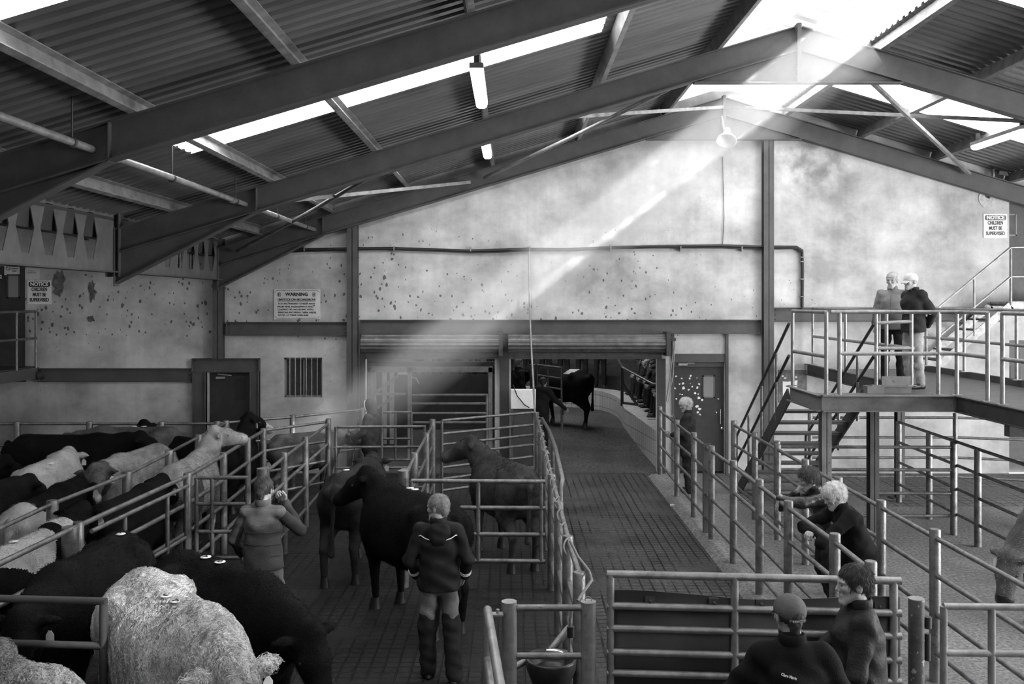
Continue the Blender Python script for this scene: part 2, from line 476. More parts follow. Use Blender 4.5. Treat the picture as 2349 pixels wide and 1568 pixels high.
def skylight_mat(name, e, var=0.25):
    m = bpy.data.materials.new(name); m.use_nodes = True
    nt = m.node_tree; N = nt.nodes; L = nt.links; b_ = N['Principled BSDF']
    b_.inputs['Base Color'].default_value = (0.8,0.8,0.8,1); b_.inputs['Roughness'].default_value = 0.6
    tc = N.new('ShaderNodeTexCoord'); mp = N.new('ShaderNodeMapping'); mp.inputs['Scale'].default_value = (0.5, 4, 1)
    n = N.new('ShaderNodeTexNoise'); n.inputs['Scale'].default_value = 2.5; n.inputs['Detail'].default_value = 5
    L.new(tc.outputs['Object'], mp.inputs[0]); L.new(mp.outputs[0], n.inputs['Vector'])
    r = N.new('ShaderNodeMapRange'); r.inputs['From Min'].default_value = 0.3; r.inputs['From Max'].default_value = 0.7
    r.inputs['To Min'].default_value = e*(1-var); r.inputs['To Max'].default_value = e*(1+var)
    L.new(n.outputs['Fac'], r.inputs['Value'])
    b_.inputs['Emission Color'].default_value = (1,1,1,1); L.new(r.outputs[0], b_.inputs['Emission Strength'])
    return m
sky_m = skylight_mat('daylit_rooflight', 4.2)
sky_b = skylight_mat('bright_daylit_rooflight', 2.2)
sky_r = skylight_mat('daylit_ridge_sheet', 0.30, 0.7)
wn = 0
for k, (y0, y1) in enumerate(STRIPS):
    b = MB(); corr(b, -4.0, 1.12, y0, y1); wn += 1
    tag(b.build('window_%d' % wn, sky_m, fix=False), ['corrugated translucent rooflight strip at the top left corner of the roof', 'long bright corrugated rooflight strip between the two nearest rafters', 'thin-looking rooflight strip farthest back on the left slope'][k], kind='structure')
    b = MB(); corr(b, 5.45, 9.2, y0, y1); wn += 1
    tag(b.build('window_%d' % wn, sky_m, fix=False), kind='structure')
# translucent ridge sheets over the whole length
b = MB(); corr(b, 3.15, RIDGE_X, -7, YW+0.1, off=0.02); corr(b, RIDGE_X, 4.72, -7, YW+0.1, off=0.02)
br_ = MB(); corr(br_, 4.72, 5.45, -7, 12.05, off=0.02); corr(br_, 4.72, 5.45, 12.95, YW+0.1, off=0.02)
tag(br_.build('window_9', skylight_mat('glaring_strip', 4.5), fix=False), 'glaring rooflight strip just right of the ridge with a gap that lets the sun in', kind='structure')
wn += 1
tag(b.build('window_%d' % wn, sky_r, fix=False), 'translucent corrugated ridge sheets letting daylight in along the ridge', kind='structure')
# brightest panels: next to the end wall under the ridge
b = MB(); corr(b, 3.2, 5.4, 15.4, 17.2, off=-0.03); wn += 1
tag(b.build('window_%d' % wn, sky_b, fix=False), 'glaring white rooflight panel under the ridge near the end wall', kind='structure')

# ------------------------------------------------------------ purlins
side_words = {}
PX = [(-5.1, 'purlin lowest on the left slope, just above the haunches'), (-3.62, 'purlin second from the eave on the left slope, light edge facing up'),
      (-2.09, 'purlin crossing the left slope at mid height'), (-0.44, 'purlin carrying the row of fluorescent lights'),
      (1.28, 'purlin at the upper end of the long rooflight strip'), (3.03, 'dark purlin next to the ridge on the left slope'),
      (5.5, 'purlin nearest the ridge on the right slope'), (7.0, 'purlin second below the ridge on the right slope'),
      (8.5, 'purlin behind the right-hand fluorescent light'), (10.0, 'lowest purlin in view on the right slope')]
for x, w in PX:
    b = MB()
    zb = ztop(x)
    sgn = 1 if x < RIDGE_X else -1
    tilt = (-SL*sgn, 0, 1)
    b.channel((x, -0.5, zb+GAP/2), (x, YW-0.02, zb+GAP/2), 0.07, GAP-0.012, 0.012, (-SL*sgn if x < RIDGE_X else SL, 0, 1), side=1)
    o = b.build('roof_purlin', purl)
    tag(o, 'thin dusty steel ' + w, 'purlin', 'purlins under the roof sheets')

# ------------------------------------------------------------ portal frames
HB = 0.36      # rafter depth
def frame(Y, label, column):
    t = thing('portal_frame', (0, Y, 0), 0, label, 'portal frame', 'steel portal frames')
    k = math.sqrt(1+SL*SL); h = HB
    for sgn, nm in ((-1, 'rafter'), (1, 'rafter')):
        b = MB()
        xe = -5.9 if sgn < 0 else 13.8
        x0 = RIDGE_X; 
        p = Vector((RIDGE_X, 0, RIDGE_Z - h*k/2)); q = Vector((xe, 0, ztop(xe) - h*k/2))
        b.ibeam(p, q, 0.15, h, 0.016, 0.012)
        # haunch at the eave and at the ridge
        xs = -3.8 if sgn < 0 else 11.7
        zt = ztop(xs) - h*k
        ze = ztop(xe) - h*k
        b.prism([(xs, zt), (xe, ze), (xe, ze-0.44)], 'y', -0.006, 0.006)
        b.sweep_rect((xs, 0, zt), (xe, 0, ze-0.44), 0.15, 0.016)
        xr = RIDGE_X + sgn*(-1)*0 + (-1.55 if sgn < 0 else 1.55)
        b.prism([(RIDGE_X, RIDGE_Z-h*k), (xr, ztop(xr)-h*k), (RIDGE_X, ztop(xr)-h*k-0.02)], 'y', -0.006, 0.006)
        b.sweep_rect((RIDGE_X, 0, ztop(xr)-h*k-0.01), (xr, 0, ztop(xr)-h*k-0.01), 0.15, 0.016)
        b.build(nm, steel, t)
        b = MB(); b.sweep_rect((xs, 0, zt+0.01), (xs+(0.0), 0, ztop(xs)-0.01), 0.15, 0.012, up=(1,0,0)); b.build('stiffener', steel, t)
        b = MB(); b.sweep_rect((xe, 0, ze-0.48), (xe, 0, ztop(xe)+0.02), 0.17, 0.02, up=(1,0,0)); b.build('end_plate', steel, t)
    b = MB(); b.box(RIDGE_X-0.03, RIDGE_X+0.03, -0.09, 0.09, RIDGE_Z-0.85, RIDGE_Z+0.03)
    for i in range(5):
        for s in (-1, 1): b.sphere((RIDGE_X+s*0.034, -0.05, RIDGE_Z-0.08-0.17*i), 0.017, 6)
    b.build('apex_plate', steel, t)
    if column:
        b = MB(); b.ibeam((-5.93, 0, 3.86), (-5.93, 0, 4.85), 0.16, 0.2, up=(1,0,0)); b.build('column_stub', steel, t)
    return t
frame(3.7, 'steel portal frame above and behind the viewer', True)
frame(8.68, 'nearest steel portal frame, its rafter crossing the whole upper left of the roof', True)
frame(13.65, 'middle steel portal frame with its bolted apex plate under the bright ridge', True)
frame(18.42, 'farthest steel portal frame, tight against the end wall', False)

# rafters of the neighbouring span seen through the castellated beam
for Y, w in ((13.65, 'nearer'), (18.4, 'farther')):
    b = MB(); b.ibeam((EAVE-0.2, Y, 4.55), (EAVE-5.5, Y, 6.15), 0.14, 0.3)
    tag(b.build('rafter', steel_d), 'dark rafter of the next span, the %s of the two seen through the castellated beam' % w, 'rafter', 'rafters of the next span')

# ------------------------------------------------------------ castellated eaves beam
def castellated():
    X = -5.92; z0, z1 = 3.93, 4.84
    t = thing('castellated_beam', (X, 0, 0), 0, 'castellated steel eaves beam with a row of tall hexagonal holes at upper left', 'beam')
    y0, y1 = 1.5, 18.45
    pitch = 0.575; off = 11.12 % pitch
    ys = [off + pitch*i for i in range(int(y1/pitch)+1) if y0+0.4 < off+pitch*i < y1-0.25]
    ys = [y for y in ys if all(abs(y-c) > 0.27 for c in (8.68, 13.65))]
    zm = (z0+z1)/2+0.03; hh = 0.33
    b = MB()
    for side in (-0.006, 0.006):
        prev = y0
        # web as strips: neck between holes, plus the parts above and below each hole
        for y in ys:
            A = [(prev, z0), (y-0.215, z0), (y-0.215, zm), (y-0.215, z1), (prev, z1)]
            b.add([(side, p[0], p[1]) for p in A], [(0,1,2,3,4)])
            b.add([(side, p[0], p[1]) for p in [(y-0.215, zm), (y-0.215, z0), (y+0.215, z0), (y+0.215, zm), (y+0.09, zm-hh), (y-0.09, zm-hh)]], [(0,1,5), (1,2,4,5), (2,3,4)])
            b.add([(side, p[0], p[1]) for p in [(y-0.215, zm), (y-0.215, z1), (y+0.215, z1), (y+0.215, zm), (y+0.09, zm+hh), (y-0.09, zm+hh)]], [(0,1,5), (1,2,4,5), (2,3,4)])
            prev = y+0.215
        b.add([(side, prev, z0), (side, y1, z0), (side, y1, z1), (side, prev, z1)], [(0,1,2,3)])
    for y in ys:   # cut edges of the holes
        H = [(y-0.215, zm), (y-0.09, zm-hh), (y+0.09, zm-hh), (y+0.215, zm), (y+0.09, zm+hh), (y-0.09, zm+hh)]
        vs = [(s, p[0], p[1]) for s in (-0.006, 0.006) for p in H]
        b.add(vs, [(i, (i+1)%6, (i+1)%6+6, i+6) for i in range(6)])
    b.build('web', mat('castellated_web', 0.10, 0.6, 0, 0.25, 3, 0.1, 40, spots=(22, 0.68, 0.03)), t)
    for z, n in ((z0, 'flange'), (z1, 'flange')):
        b = MB(); b.sweep_rect((0, y0, z), (0, y1, z), 0.2, 0.022); b.build(n, steel, t)
    return t
castellated()

# ------------------------------------------------------------ wind bracing between the two far frames
def brace(p, q, r, label, flat=False):
    b = MB()
    if flat: b.sweep_rect(p, q, 0.06, 0.06)
    else: b.tube([p, ((p[0]+q[0])/2, (p[1]+q[1])/2, (p[2]+q[2])/2-0.03), q], r)
    tag(b.build('roof_brace', purl), label, 'brace', 'wind braces between the far frames')
Y2, Y3 = 13.75, 18.3
def rz_(x, d=0.12): return ztop(x) - d
brace((0.0, Y2, rz_(0)), (4.2, Y3, rz_(4.2, 0.2)), 0.03, 'pale flat brace running from the far ridge down to the left', True)
brace((4.35, Y3, rz_(4.3, 0.2)), (8.7, Y2, rz_(8.7)), 0.03, 'pale flat brace running from the far ridge out to the right', True)
brace((2.55, Y2, rz_(2.55, 0.3)), (-0.55, Y3, rz_(-0.55, 0.2)), 0.035, 'dark tube brace under the roof, left of the ridge and crossing the pale one', False)
brace((5.15, Y2, rz_(5.15, 0.3)), (9.15, Y3, rz_(9.15, 0.1)), 0.035, 'grey angle brace slanting down to the wall bracket on the right', True)
brace((-4.0, Y2, rz_(-4.0, 0.2)), (-0.85, Y3, rz_(-0.85, 0.2)), 0.03, 'pale flat brace slanting up beside the left end of the frame', True)
brace((-1.7, Y2, rz_(-1.7, 0.2)), (-5.5, Y3, rz_(-5.5, 0.2)), 0.035, 'dark tube brace reaching down to the far left eave', False)

# ------------------------------------------------------------ hung pipe
t = thing('hung_pipe', (-3.97, 0, 4.93), 0, 'long pale pipe hung under the left slope and ending at the end wall', 'pipe')
b = MB(); b.tube([(0, 2.0, 0.02), (0, 7, 0), (0, 12, 0.01), (0, YW-0.05, 0)], 0.038, 12); b.build('pipe', galv_l, t)
b = MB(); b.tube([(0, 9.05, 0), (0, 9.2, 0)], 0.048, 12); b.tube([(0, 12.95, 0), (0, 13.05, 0)], 0.046, 12); b.build('coupling', galv_l, t)
for y in (8.26, 10.7, 13.15, 15.45, 17.6):
    b = MB(); b.tube([(0, y, 0.04), (0, y, ztop(-3.97)+GAP-4.93)], 0.008, 6); b.tube([(0, y-0.02, 0), (0, y+0.02, 0)], 0.048, 12)
    b.build('hanger', steel_d, t)

# ------------------------------------------------------------ wall steelwork
def wcol(px0, px1, py0, py1, label, pts=None):
    x0, z1 = W(px0, py0); x1, z0 = W(px1, py1)
    b = MB(); w = x1-x0
    b.ibeam(((x0+x1)/2, YW-0.09, max(0, z0)), ((x0+x1)/2, YW-0.09, z1), w, 0.17, 0.016, 0.012, up=(0, 1, 0))
    tag(b.build('steel_column', steel), label, 'column', 'steel columns on the end wall')
wcol(799, 823, 490, 1090, 'dark steel column left of the roller shutters')
wcol(1747, 1770, 296, 1090, 'tall dark steel column right of the double doors, reaching nearly to the ridge')
wcol(494, 516, 548, 822, 'dark steel column standing on the lintel over the small left door')
def wbeam(px0, px1, py0, py1, label, y=YW):
    x0, z1 = W(px0, py0); x1, z0 = W(px1, py1)
    b = MB(); b.box(x0, x1, y-0.03, y, z0, z1); b.box(x0, x1, y-0.09, y, z1-0.015, z1); b.box(x0, x1, y-0.09, y, z0, z0+0.015)
    b.box(x0, x0+0.015, y-0.09, y, z0, z1); b.box(x1-0.015, x1, y-0.09, y, z0, z1)
    for xx in (x0+0.06, x1-0.06):
        for zz in (z0+0.05, (z0+z1)/2, z1-0.05): b.sphere((xx, y-0.03, zz), 0.014, 6)
    tag(b.build('steel_beam', steel), label, 'beam', 'flat steel beams across the end wall')
wbeam(521, 800, 738, 769, 'steel beam under the warning sign, above the barred window')
wbeam(826, 1745, 733, 765, 'long steel beam above the two roller shutters')
wbeam(1771, 2300, 705, 738, 'steel beam behind the raised walkway, right of the tall column')
wbeam(92, 443, 844, 875, 'steel beam on the lower left wall, above the pens')
wbeam(443, 597, 821, 853, 'steel lintel over the small left door')
wbeam(-300, 60, 844, 875, 'steel beam under the left balcony')
# ============================================================ DOORS, WINDOW, SHUTTERS, SIGNS ON THE END WALL
def wbox(b, px0, px1, py0, py1, y0, y1):
    x0, z1 = W(px0, py0); x1, z0 = W(px1, py1)
    b.box(x0, x1, y0, y1, z0, z1)

# ---- small left door
b = MB(); wbox(b, 477, 576, 853, 1085, YW+0.10, YW+0.15)
d = tag(b.build('door_1', ply), 'small dark panelled door under the steel lintel at left', kind='structure')
b = MB()
wbox(b, 535, 560, 868, 918, YW+0.09, YW+0.10); b.build('panel', mat('door_panel', 0.02, 0.6), d)
b = MB(); wbox(b, 494, 515, 864, 869, YW+0.03, YW+0.10); b.build('door_closer', chrome, d)
b = MB(); b.sweep_rect((W(498,858)[0], YW+0.05, W(0,858)[1]), (W(530,861)[0], YW+0.05, W(0,861)[1]), 0.02, 0.02); b.build('closer_arm', chrome, d)
b = MB()
for p0, p1 in ((445, 475), (576, 597)):
    wbox(b, p0, p1, 853, 1085, YW-0.07, YW); wbox(b, p0, p0+2, 853, 1085, YW-0.11, YW); wbox(b, p1-2, p1, 853, 1085, YW-0.11, YW)
tag(b.build('trim_4', steel), 'steel jambs of the small left door', kind='structure')

# ---- barred window
wo = MB()
for a in ((651,655,820,911), (735,739,820,911), (651,739,820,824), (651,739,907,911), (694,696,820,911)): wbox(wo, *a, YW+0.06, YW+0.14)
w = tag(wo.build('window_20', mat('window_frame_grey', 0.2, 0.6)), 'small barred window right of the left door', kind='structure')
b = MB(); wbox(b, 652, 738, 821, 910, YW+0.12, YW+0.13); b.build('glass', glassd, w)
for i in range(6):
    px = 664 + i*12.6
    b = MB(); x = XP(px, YW); b.tube([(x, YW+0.02, W(0, 820)[1]), (x, YW+0.02, W(0, 911)[1])], 0.012, 8); b.build('window_bar', galv_l, w)
b = MB(); b.box(XP(640, YW), XP(750, YW), YW+0.9, YW+0.95, 1.2, 2.6)
tag(b.build('wall_1', mat('inner_room_wall', 0.25, 0.8, var=0.2)), 'grey inner room wall behind the barred window', kind='structure')

# ---- roller shutters
def shutter(px0, px1, name_label, roll_top=768, low=806, bar=823):
    cx = XP((px0+px1)/2, YW); t = thing('roller_shutter', (cx, YW-0.02, ZP(low, YW)), 0, name_label, 'roller shutter')
    hw = (px1-px0)/2/ (F/YW)
    b = MB()
    prof = []
    n = 90; R = 0.185
    for i in range(n+1):
        a = PI*0.55 + (2*PI-PI*0.0)*i/n
        r = R + (0.008 if (i//3) % 2 else 0)
        prof.append((-math.sin(a)*r*0 + math.cos(a)*r, math.sin(a)*r))
    zc = ZP(roll_top, YW) - ZP(low, YW) - R + 0.02
    b.prism([(p[0]-0.19, p[1]+zc) for p in prof[:-1]], 'x', -hw, hw)
    b.build('coil', tin, t)
    b = MB()
    zl = ZP(bar, YW)-ZP(low, YW)
    z = zc; k = 0
    while z > zl+0.03:
        b.box(-hw+0.04, hw-0.04, 0.0, 0.012 if k % 2 else 0.02, z-0.045, z); z -= 0.05; k += 1
    b.build('curtain', tin, t)
    b = MB(); b.box(-hw+0.04, hw-0.04, -0.02, 0.03, zl, zl+0.05); b.build('bottom_bar', steel, t)
    b = MB(); b.box(hw-0.01, hw+0.07, -0.42, 0.0, zc-0.24, zc+0.24); b.build('end_plate', steel_d, t)
    return t
shutter(834, 1146, 'rolled-up steel roller shutter over the weighing crate, left of the two')
shutter(1166, 1522, 'rolled-up steel roller shutter over the way into the sale ring, right of the two')
b = MB()
for a in ((1146,1168,765,1085), (826,838,768,1085), (1508,1526,822,1085)): wbox(b, *a, YW-0.06, YW+0.02)
tag(b.build('trim_5', steel_d), 'dark steel guides between and beside the roller shutters', kind='structure')
# chain of the right shutter
t = thing('hoist_chain', (W(1540,0)[0], YW-0.3, 2.6), 0, 'looped hand chain hanging beside the right roller shutter', 'chain')
b = MB(); x0 = W(1536, 0)[0]-W(1540,0)[0]
b.tube([(0, 0.1, 0.1), (0.0, 0.1, -0.1), (-0.06, 0.1, -0.6), (-0.13, 0.12, -1.1), (-0.1, 0.12, -1.13), (0.0, 0.1, -0.6), (0.03, 0.1, 0.1)], 0.012, 6)
b.build('chain_loop', galv_l, t)
b = MB(); b.box(-0.05, 0.05, 0.05, 0.2, 0.1, 0.16); b.build('chain_guide', steel_d, t)

# ---- scratched double-width door
b = MB(); wbox(b, 1545, 1664, 840, 1082, YW+0.06, YW+0.11)
d = tag(b.build('door_2', ply), 'scratched dark door with a small pane, white patches of peeled paint', kind='structure')
b = MB(); wbox(b, 1616, 1638, 864, 910, YW+0.05, YW+0.06); b.build('pane', mat('wired_glass', 0.22, 0.25), d)
b = MB()
for a in ((1613,1616,861,913), (1638,1641,861,913), (1613,1641,861,864), (1613,1641,910,913)): wbox(b, *a, YW+0.045, YW+0.06)
b.build('pane_frame', mat('pane_bead', 0.09, 0.6), d)
b = MB(); wbox(b, 1556, 1577, 833, 838, YW-0.01, YW+0.06); wbox(b, 1577, 1594, 832, 833.5, YW+0.02, YW+0.03); b.build('door_closer', chrome, d)
b = MB(); b.tube([(W(1653,0)[0], YW+0.02, W(0,938)[1]), (W(1653,0)[0], YW+0.02, W(0,972)[1])], 0.012, 8); b.build('door_handle', chrome, d)
b = MB(); b.lathe([(0.0, -0.02), (0.03, -0.02), (0.03, 0.0)], (W(1657,0)[0], YW+0.05, W(0,983)[1]), 12, (0,1,0)); b.build('lock', chrome, d)
rr = random.Random(5)
flake = [(1552,863,5),(1565,868,4),(1586,862,6),(1583,868,5),(1600,867,3),(1560,881,4),(1568,880,6),(1569,890,8),(1549,891,5),(1585,880,2),(1589,887,5),(1605,881,6),(1601,889,6),(1581,894,5),(1596,902,6),(1603,904,4),(1561,904,3),(1566,905,4),(1566,914,5),(1553,915,5),(1586,916,6),(1604,913,8),(1612,918,6),(1580,921,7),(1600,932,8),(1606,938,8),(1602,946,7),(1607,951,5),(1582,952,7),(1564,933,6),(1649,915,4),(1645,946,4)]
b = MB()
for (px, py, r) in flake:
    x, z = W(px, py); k = r/113.0*0.55
    n = 9; ph = rr.random()*6
    poly = [(x + k*math.cos(2*PI*i/n+ph)*rr.uniform(0.5, 1.1), z + k*0.9*math.sin(2*PI*i/n+ph)*rr.uniform(0.5, 1.1)) for i in range(n)]
    b.prism(poly, 'y', YW+0.056, YW+0.06)
o = b.build('peeled_paint', white, d); tag(o, 'white patches where the dark paint has come off', kind='stuff')
b = MB()
wbox(b, 1663, 1670, 765, 1085, YW-0.05, YW+0.02); wbox(b, 1541, 1546, 765, 1085, YW-0.04, YW+0.02); wbox(b, 1545, 1664, 811, 830, YW-0.02, YW+0.05)
wbox(b, 1545, 1664, 828, 841, YW+0.03, YW+0.1)
tag(b.build('trim_6', steel), 'dark frame round the scratched door', kind='structure')

# ---- doors at the right end, upper and lower
b = MB(); wbox(b, 2316, 2421, 452, 690, YW+0.08, YW+0.13)
d = tag(b.build('door_3', mat('right_door', 0.05, 0.6, 0, 0.3, 6)), 'upper dark door at the head of the right-hand stairs', kind='structure')
b = MB()
for a in ((2318,2336,490,492), (2334,2337,490,540), (2318,2337,537,540)): wbox(b, *a, YW+0.07, YW+0.08)
b.build('panel_bead', mat('bead_grey', 0.2, 0.6), d)
b = MB(); wbox(b, 2316, 2421, 780, 1085, YW+0.08, YW+0.13)
d = tag(b.build('door_4', mat('right_door', 0.05, 0.6)), 'lower dark door at the right end of the wall', kind='structure')
b = MB(); wbox(b, 2322, 2345, 840, 872, YW+0.07, YW+0.08); b.build('pane', mat('dull_pane', 0.06, 0.7), d)
# ---- left balcony door with window
b = MB(); wbox(b, -70, 58, 610, 848, YW-0.03, YW-0.005)
d = tag(b.build('door_5', mat('left_door', 0.025, 0.6, 0, 0.4, 5, spots=(30, 0.72, 0.12))), 'dark door on the left balcony with a narrow pane', kind='structure')
b = MB(); wbox(b, 22, 45, 632, 681, YW-0.045, YW-0.03); b.build('pane', mat('wired_glass', 0.22, 0.25), d)
b = MB()
for a in ((19,22,630,684), (45,48,630,684), (19,48,629,632), (19,48,681,684)): wbox(b, *a, YW-0.05, YW-0.03)
b.build('pane_frame', steel_d, d)

# ---- signs
def notice(px0, px1, py0, py1, label, hb):
    cx = XP((px0+px1)/2, YW); cz = ZP((py0+py1)/2, YW)
    s = YW/F; hw = (px1-px0)/2*s; hh = (py1-py0)/2*s
    t = thing('notice_sign', (cx, YW-0.012, cz), 0, label, 'sign')
    b = MB(); b.box(-hw, hw, -0.004, 0.006, -hh, hh); b.build('board', white, t)
    b = MB(); z1 = hh*0.90; z0 = hh*0.46; r = 0.035; x = hw*0.9
    poly = []
    for (cx_, cz_, a0) in ((x-r, z1-r, 0), (-x+r, z1-r, 90), (-x+r, z0+r, 180), (x-r, z0+r, 270)):
        for i in range(5): a = math.radians(a0+i*22.5); poly.append((cx_+r*math.cos(a), cz_+r*math.sin(a)))
    b.prism(poly, 'y', -0.007, -0.004); b.build('header_panel', hb, t)
    text_mesh('lettering', 'NOTICE', hh*0.42, (0, -0.010, (z0+z1)/2), white, t, bold=0.004, width=hw*1.5)
    for i, (s_, w_) in enumerate((('CHILDREN', 1.3), ('MUST BE', 1.12), ('SUPERVISED', 1.62))):
        text_mesh('lettering', s_, hh*0.42, (0, -0.006, hh*(0.24-0.44*i)), black, t, bold=0.003, width=hw*w_)
notice(64, 118.5, 643, 697.5, 'white NOTICE CHILDREN MUST BE SUPERVISED sign beside the left balcony', black)
notice(2255.5, 2309.5, 490.5, 545.5, 'white NOTICE CHILDREN MUST BE SUPERVISED sign high on the wall at far right', mat('sign_grey', 0.08, 0.5))

def warning():
    px0, px1, py0, py1 = 629, 735, 663, 732
    cx = XP((px0+px1)/2, YW); cz = ZP((py0+py1)/2, YW); s = YW/F; hw = (px1-px0)/2*s; hh = (py1-py0)/2*s
    t = thing('warning_sign', (cx, YW-0.012, cz), 0, 'spattered WARNING livestock can be dangerous sign above the barred window', 'sign')
    b = MB(); b.box(-hw, hw, -0.004, 0.006, -hh, hh); b.build('board', mat('sign_dirty', 0.58, 0.6, 0, 0.12, 4, spots=(16, 0.66, 0.1)), t)
    b = MB(); x, z, c = hw*0.965, hh*0.93, 0.045
    pts = [(-x+c,0,z),(x-c,0,z),(x,0,z-c),(x,0,-z+c),(x-c,0,-z),(-x+c,0,-z),(-x,0,-z+c),(-x,0,z-c),(-x+c,0,z)]
    for p, q in zip(pts[:-1], pts[1:]): b.sweep_rect((p[0],-0.006,p[2]), (q[0],-0.006,q[2]), 0.006, 0.006)
    b.build('border_line', black, t)
    def ln(txt, py, h, w, pc, bold=0.002):
        text_mesh('lettering', txt, h*s*1.35, (XP(pc, YW)-cx, -0.006, ZP(py, YW)-cz), black, t, bold=bold, width=w*s)
    ln('WARNING', 675, 8, 52, 681, 0.004)
    ln('LIVESTOCK CAN BE DANGEROUS', 687, 5, 86, 681)
    for i, (tx, w_, c_) in enumerate((('YOU ARE WARNED TO KEEP AWAY', 86, 681), ('FROM PENS, PASSAGEWAYS AND', 82, 678), ('LOADING OR UNLOADING AREAS.', 83, 679), ('PERSONS ENTERING THESE AREAS', 87, 682), ('DO SO AT THEIR OWN RISK.', 71, 674))):
        ln(tx, 696.5+6.6*i, 4, w_, c_, 0.001)
    b = MB(); b.box(XP(638,YW)-cx, XP(724,YW)-cx, -0.006, -0.003, ZP(691.4,YW)-cz, ZP(690.8,YW)-cz); b.build('underline', black, t)
    for px in (641, 720.5):
        b = MB(); q = XP(px, YW)-cx; r = ZP(675, YW)-cz
        b.box(q-0.026, q+0.026, -0.007, -0.003, r-0.038, r+0.038); o = b.build('symbol', black, t)
        b = MB()
        for zz in (0.018, -0.022): b.lathe([(0.0, 0.0), (0.012, 0.0), (0.012, 0.003)], (q, -0.009, r+zz), 10, (0,1,0))
        b.box(q-0.016, q+0.016, -0.009, -0.006, r-0.006, r-0.001); b.build('symbol_mark', white, t)
warning()

def paper(px0, px1, py0, py1, name, label, y=YW-0.008, rows=4, cat='notice'):
    t = thing(name, (XP((px0+px1)/2, y), y, ZP((py0+py1)/2, y)), 0, label, cat)
    s = y/F; hw, hh = (px1-px0)/2*s, (py1-py0)/2*s
    b = MB(); b.box(-hw, hw, -0.003, 0.003, -hh, hh); b.build('sheet', pale, t)
    return t, hw, hh
t, hw, hh = paper(10, 45, 598, 631, 'prohibition_notice', 'white notice with a round prohibition symbol over the left balcony door pane', y=YW-0.04)
b = MB(); b.lathe([(0.036, 0), (0.046, 0), (0.046, 0.003), (0.036, 0.003), (0.036, 0)], (-hw*0.5, -0.006, 0.0), 20, (0,1,0)); b.sweep_rect((-hw*0.5-0.03, -0.006, 0.03), (-hw*0.5+0.03, -0.006, -0.03), 0.004, 0.008); b.build('round_symbol', black, t)
for i, s_ in enumerate(('This area is', 'prohibited', 'by law')): text_mesh('lettering', s_, 0.034, (hw*0.35, -0.005, 0.03-0.045*i), black, t, bold=0.001)
t, hw, hh = paper(54, 91, 616, 641, 'conditions_notice', 'small white conditions of sale notice above the left NOTICE sign')
for i, s_ in enumerate(('Live mart of', 'conditions of sale')): text_mesh('lettering', s_, 0.026, (0, -0.005, hh*0.6-0.04*i), mat('sign_text_grey', 0.12, 0.6), t)
t = thing('number_plate', (XP(2, YW-0.04), YW-0.04, ZP(635, YW)), 0, 'small plate with the number 2 on the left balcony door', 'number plate')
b = MB(); b.box(-0.05, 0.05, -0.003, 0.003, -0.05, 0.05); b.build('plate', black, t)
text_mesh('numeral', '2', 0.1, (0.0, -0.006, 0), white, t, bold=0.003)
# board with a torn sheet behind the stair
t = thing('notice_board', (XP(1817, YW), YW-0.02, ZP(885, YW)), 0, 'grey notice board behind the stairs with a torn white sheet taped on', 'notice board')
b = MB(); b.box(-0.29, 0.29, -0.01, 0.01, -0.33, 0.33); b.build('board', mat('board_grey', 0.12, 0.8, 0, 0.5, 7), t)
b = MB(); b.prism([(-0.2,0.1),(-0.1,0.09),(0.1,0.12),(0.08,-0.12),(0.0,-0.3),(-0.2,-0.3)], 'y', -0.016, -0.012); b.build('torn_sheet', white, t)
for i, (x, z) in enumerate(((-0.22,0.19),(-0.17,0.15),(0.05,0.17))):
    b = MB(); b.box(x, x+0.04, -0.015, -0.011, z, z+0.03); b.build('paper_scrap', white, t)

# ---- scars in the plaster of the left wall
for px, py, w_, h_, sd, lb in ((135, 650, .16, .34, 1, 'dark drip-like scar in the plaster beside the left NOTICE sign'), (211, 668, .08, .26, 2, 'tall narrow scar in the plaster right of the left NOTICE sign'), (209, 731, .09, .08, 4, 'round patch scar low in the plaster of the left wall')):
    x, z = W(px, py); r_ = random.Random(sd); b = MB()
    b.prism([(x+w_*math.cos(a*PI/9)*r_.uniform(.5,1.1), z+h_*math.sin(a*PI/9)*r_.uniform(.6,1.1)) for a in range(18)], 'y', YW-0.008, YW)
    tag(b.build('plaster_scar', mat('scar_grey', 0.13, 0.9, 0, 0.6, 11)), lb, 'plaster scar')
# ---- cables
t = thing('wall_cable', (0, YW-0.05, 3.5), 0, 'thick black cable bundle sagging along the end wall and down beside the walkway', 'cable')
pts = []
for px, py in ((380,570),(515,581),(585,570),(650,574),(800,571),(900,570),(990,573),(1080,576),(1140,574),(1215,572),(1300,573),(1400,568),(1500,566),(1650,564),(1750,567),(1825,567),(1838,575),(1839,620),(1838,712)):
    x, z = W(px, py); pts.append((x, 0, z-3.5))
b = MB(); b.tube(pts, 0.033, 8); b.build('cable_bundle', cable_m, t)
b = MB(); b.tube([(p[0], -0.03, p[2]-0.035+0.01*math.sin(p[0]*7)) for p in pts[1:-2]], 0.012, 6); b.build('thin_cable', cable_m, t)
for px in (585, 700, 800, 905, 1080, 1215, 1400, 1560, 1700):
    x, z = W(px, 571); b = MB(); b.box(x-0.012, x+0.012, -0.04, 0.045, z-3.5-0.05, z-3.5+0.05); b.build('clip', galv_l, t)
for py in (590, 600, 640, 680):
    x, z = W(1838.5, py); b = MB(); b.box(x-0.045, x+0.045, -0.04, 0.045, z-3.5-0.008, z-3.5+0.008); b.build('clip', galv_l, t)
b = MB(); x, z = W(1657, 360); b.tube([(x, YW-0.02, W(0,360)[1]), (x+0.03, YW-0.02, W(0,500)[1]), (x, YW-0.02, W(0,560)[1])], 0.006, 5)
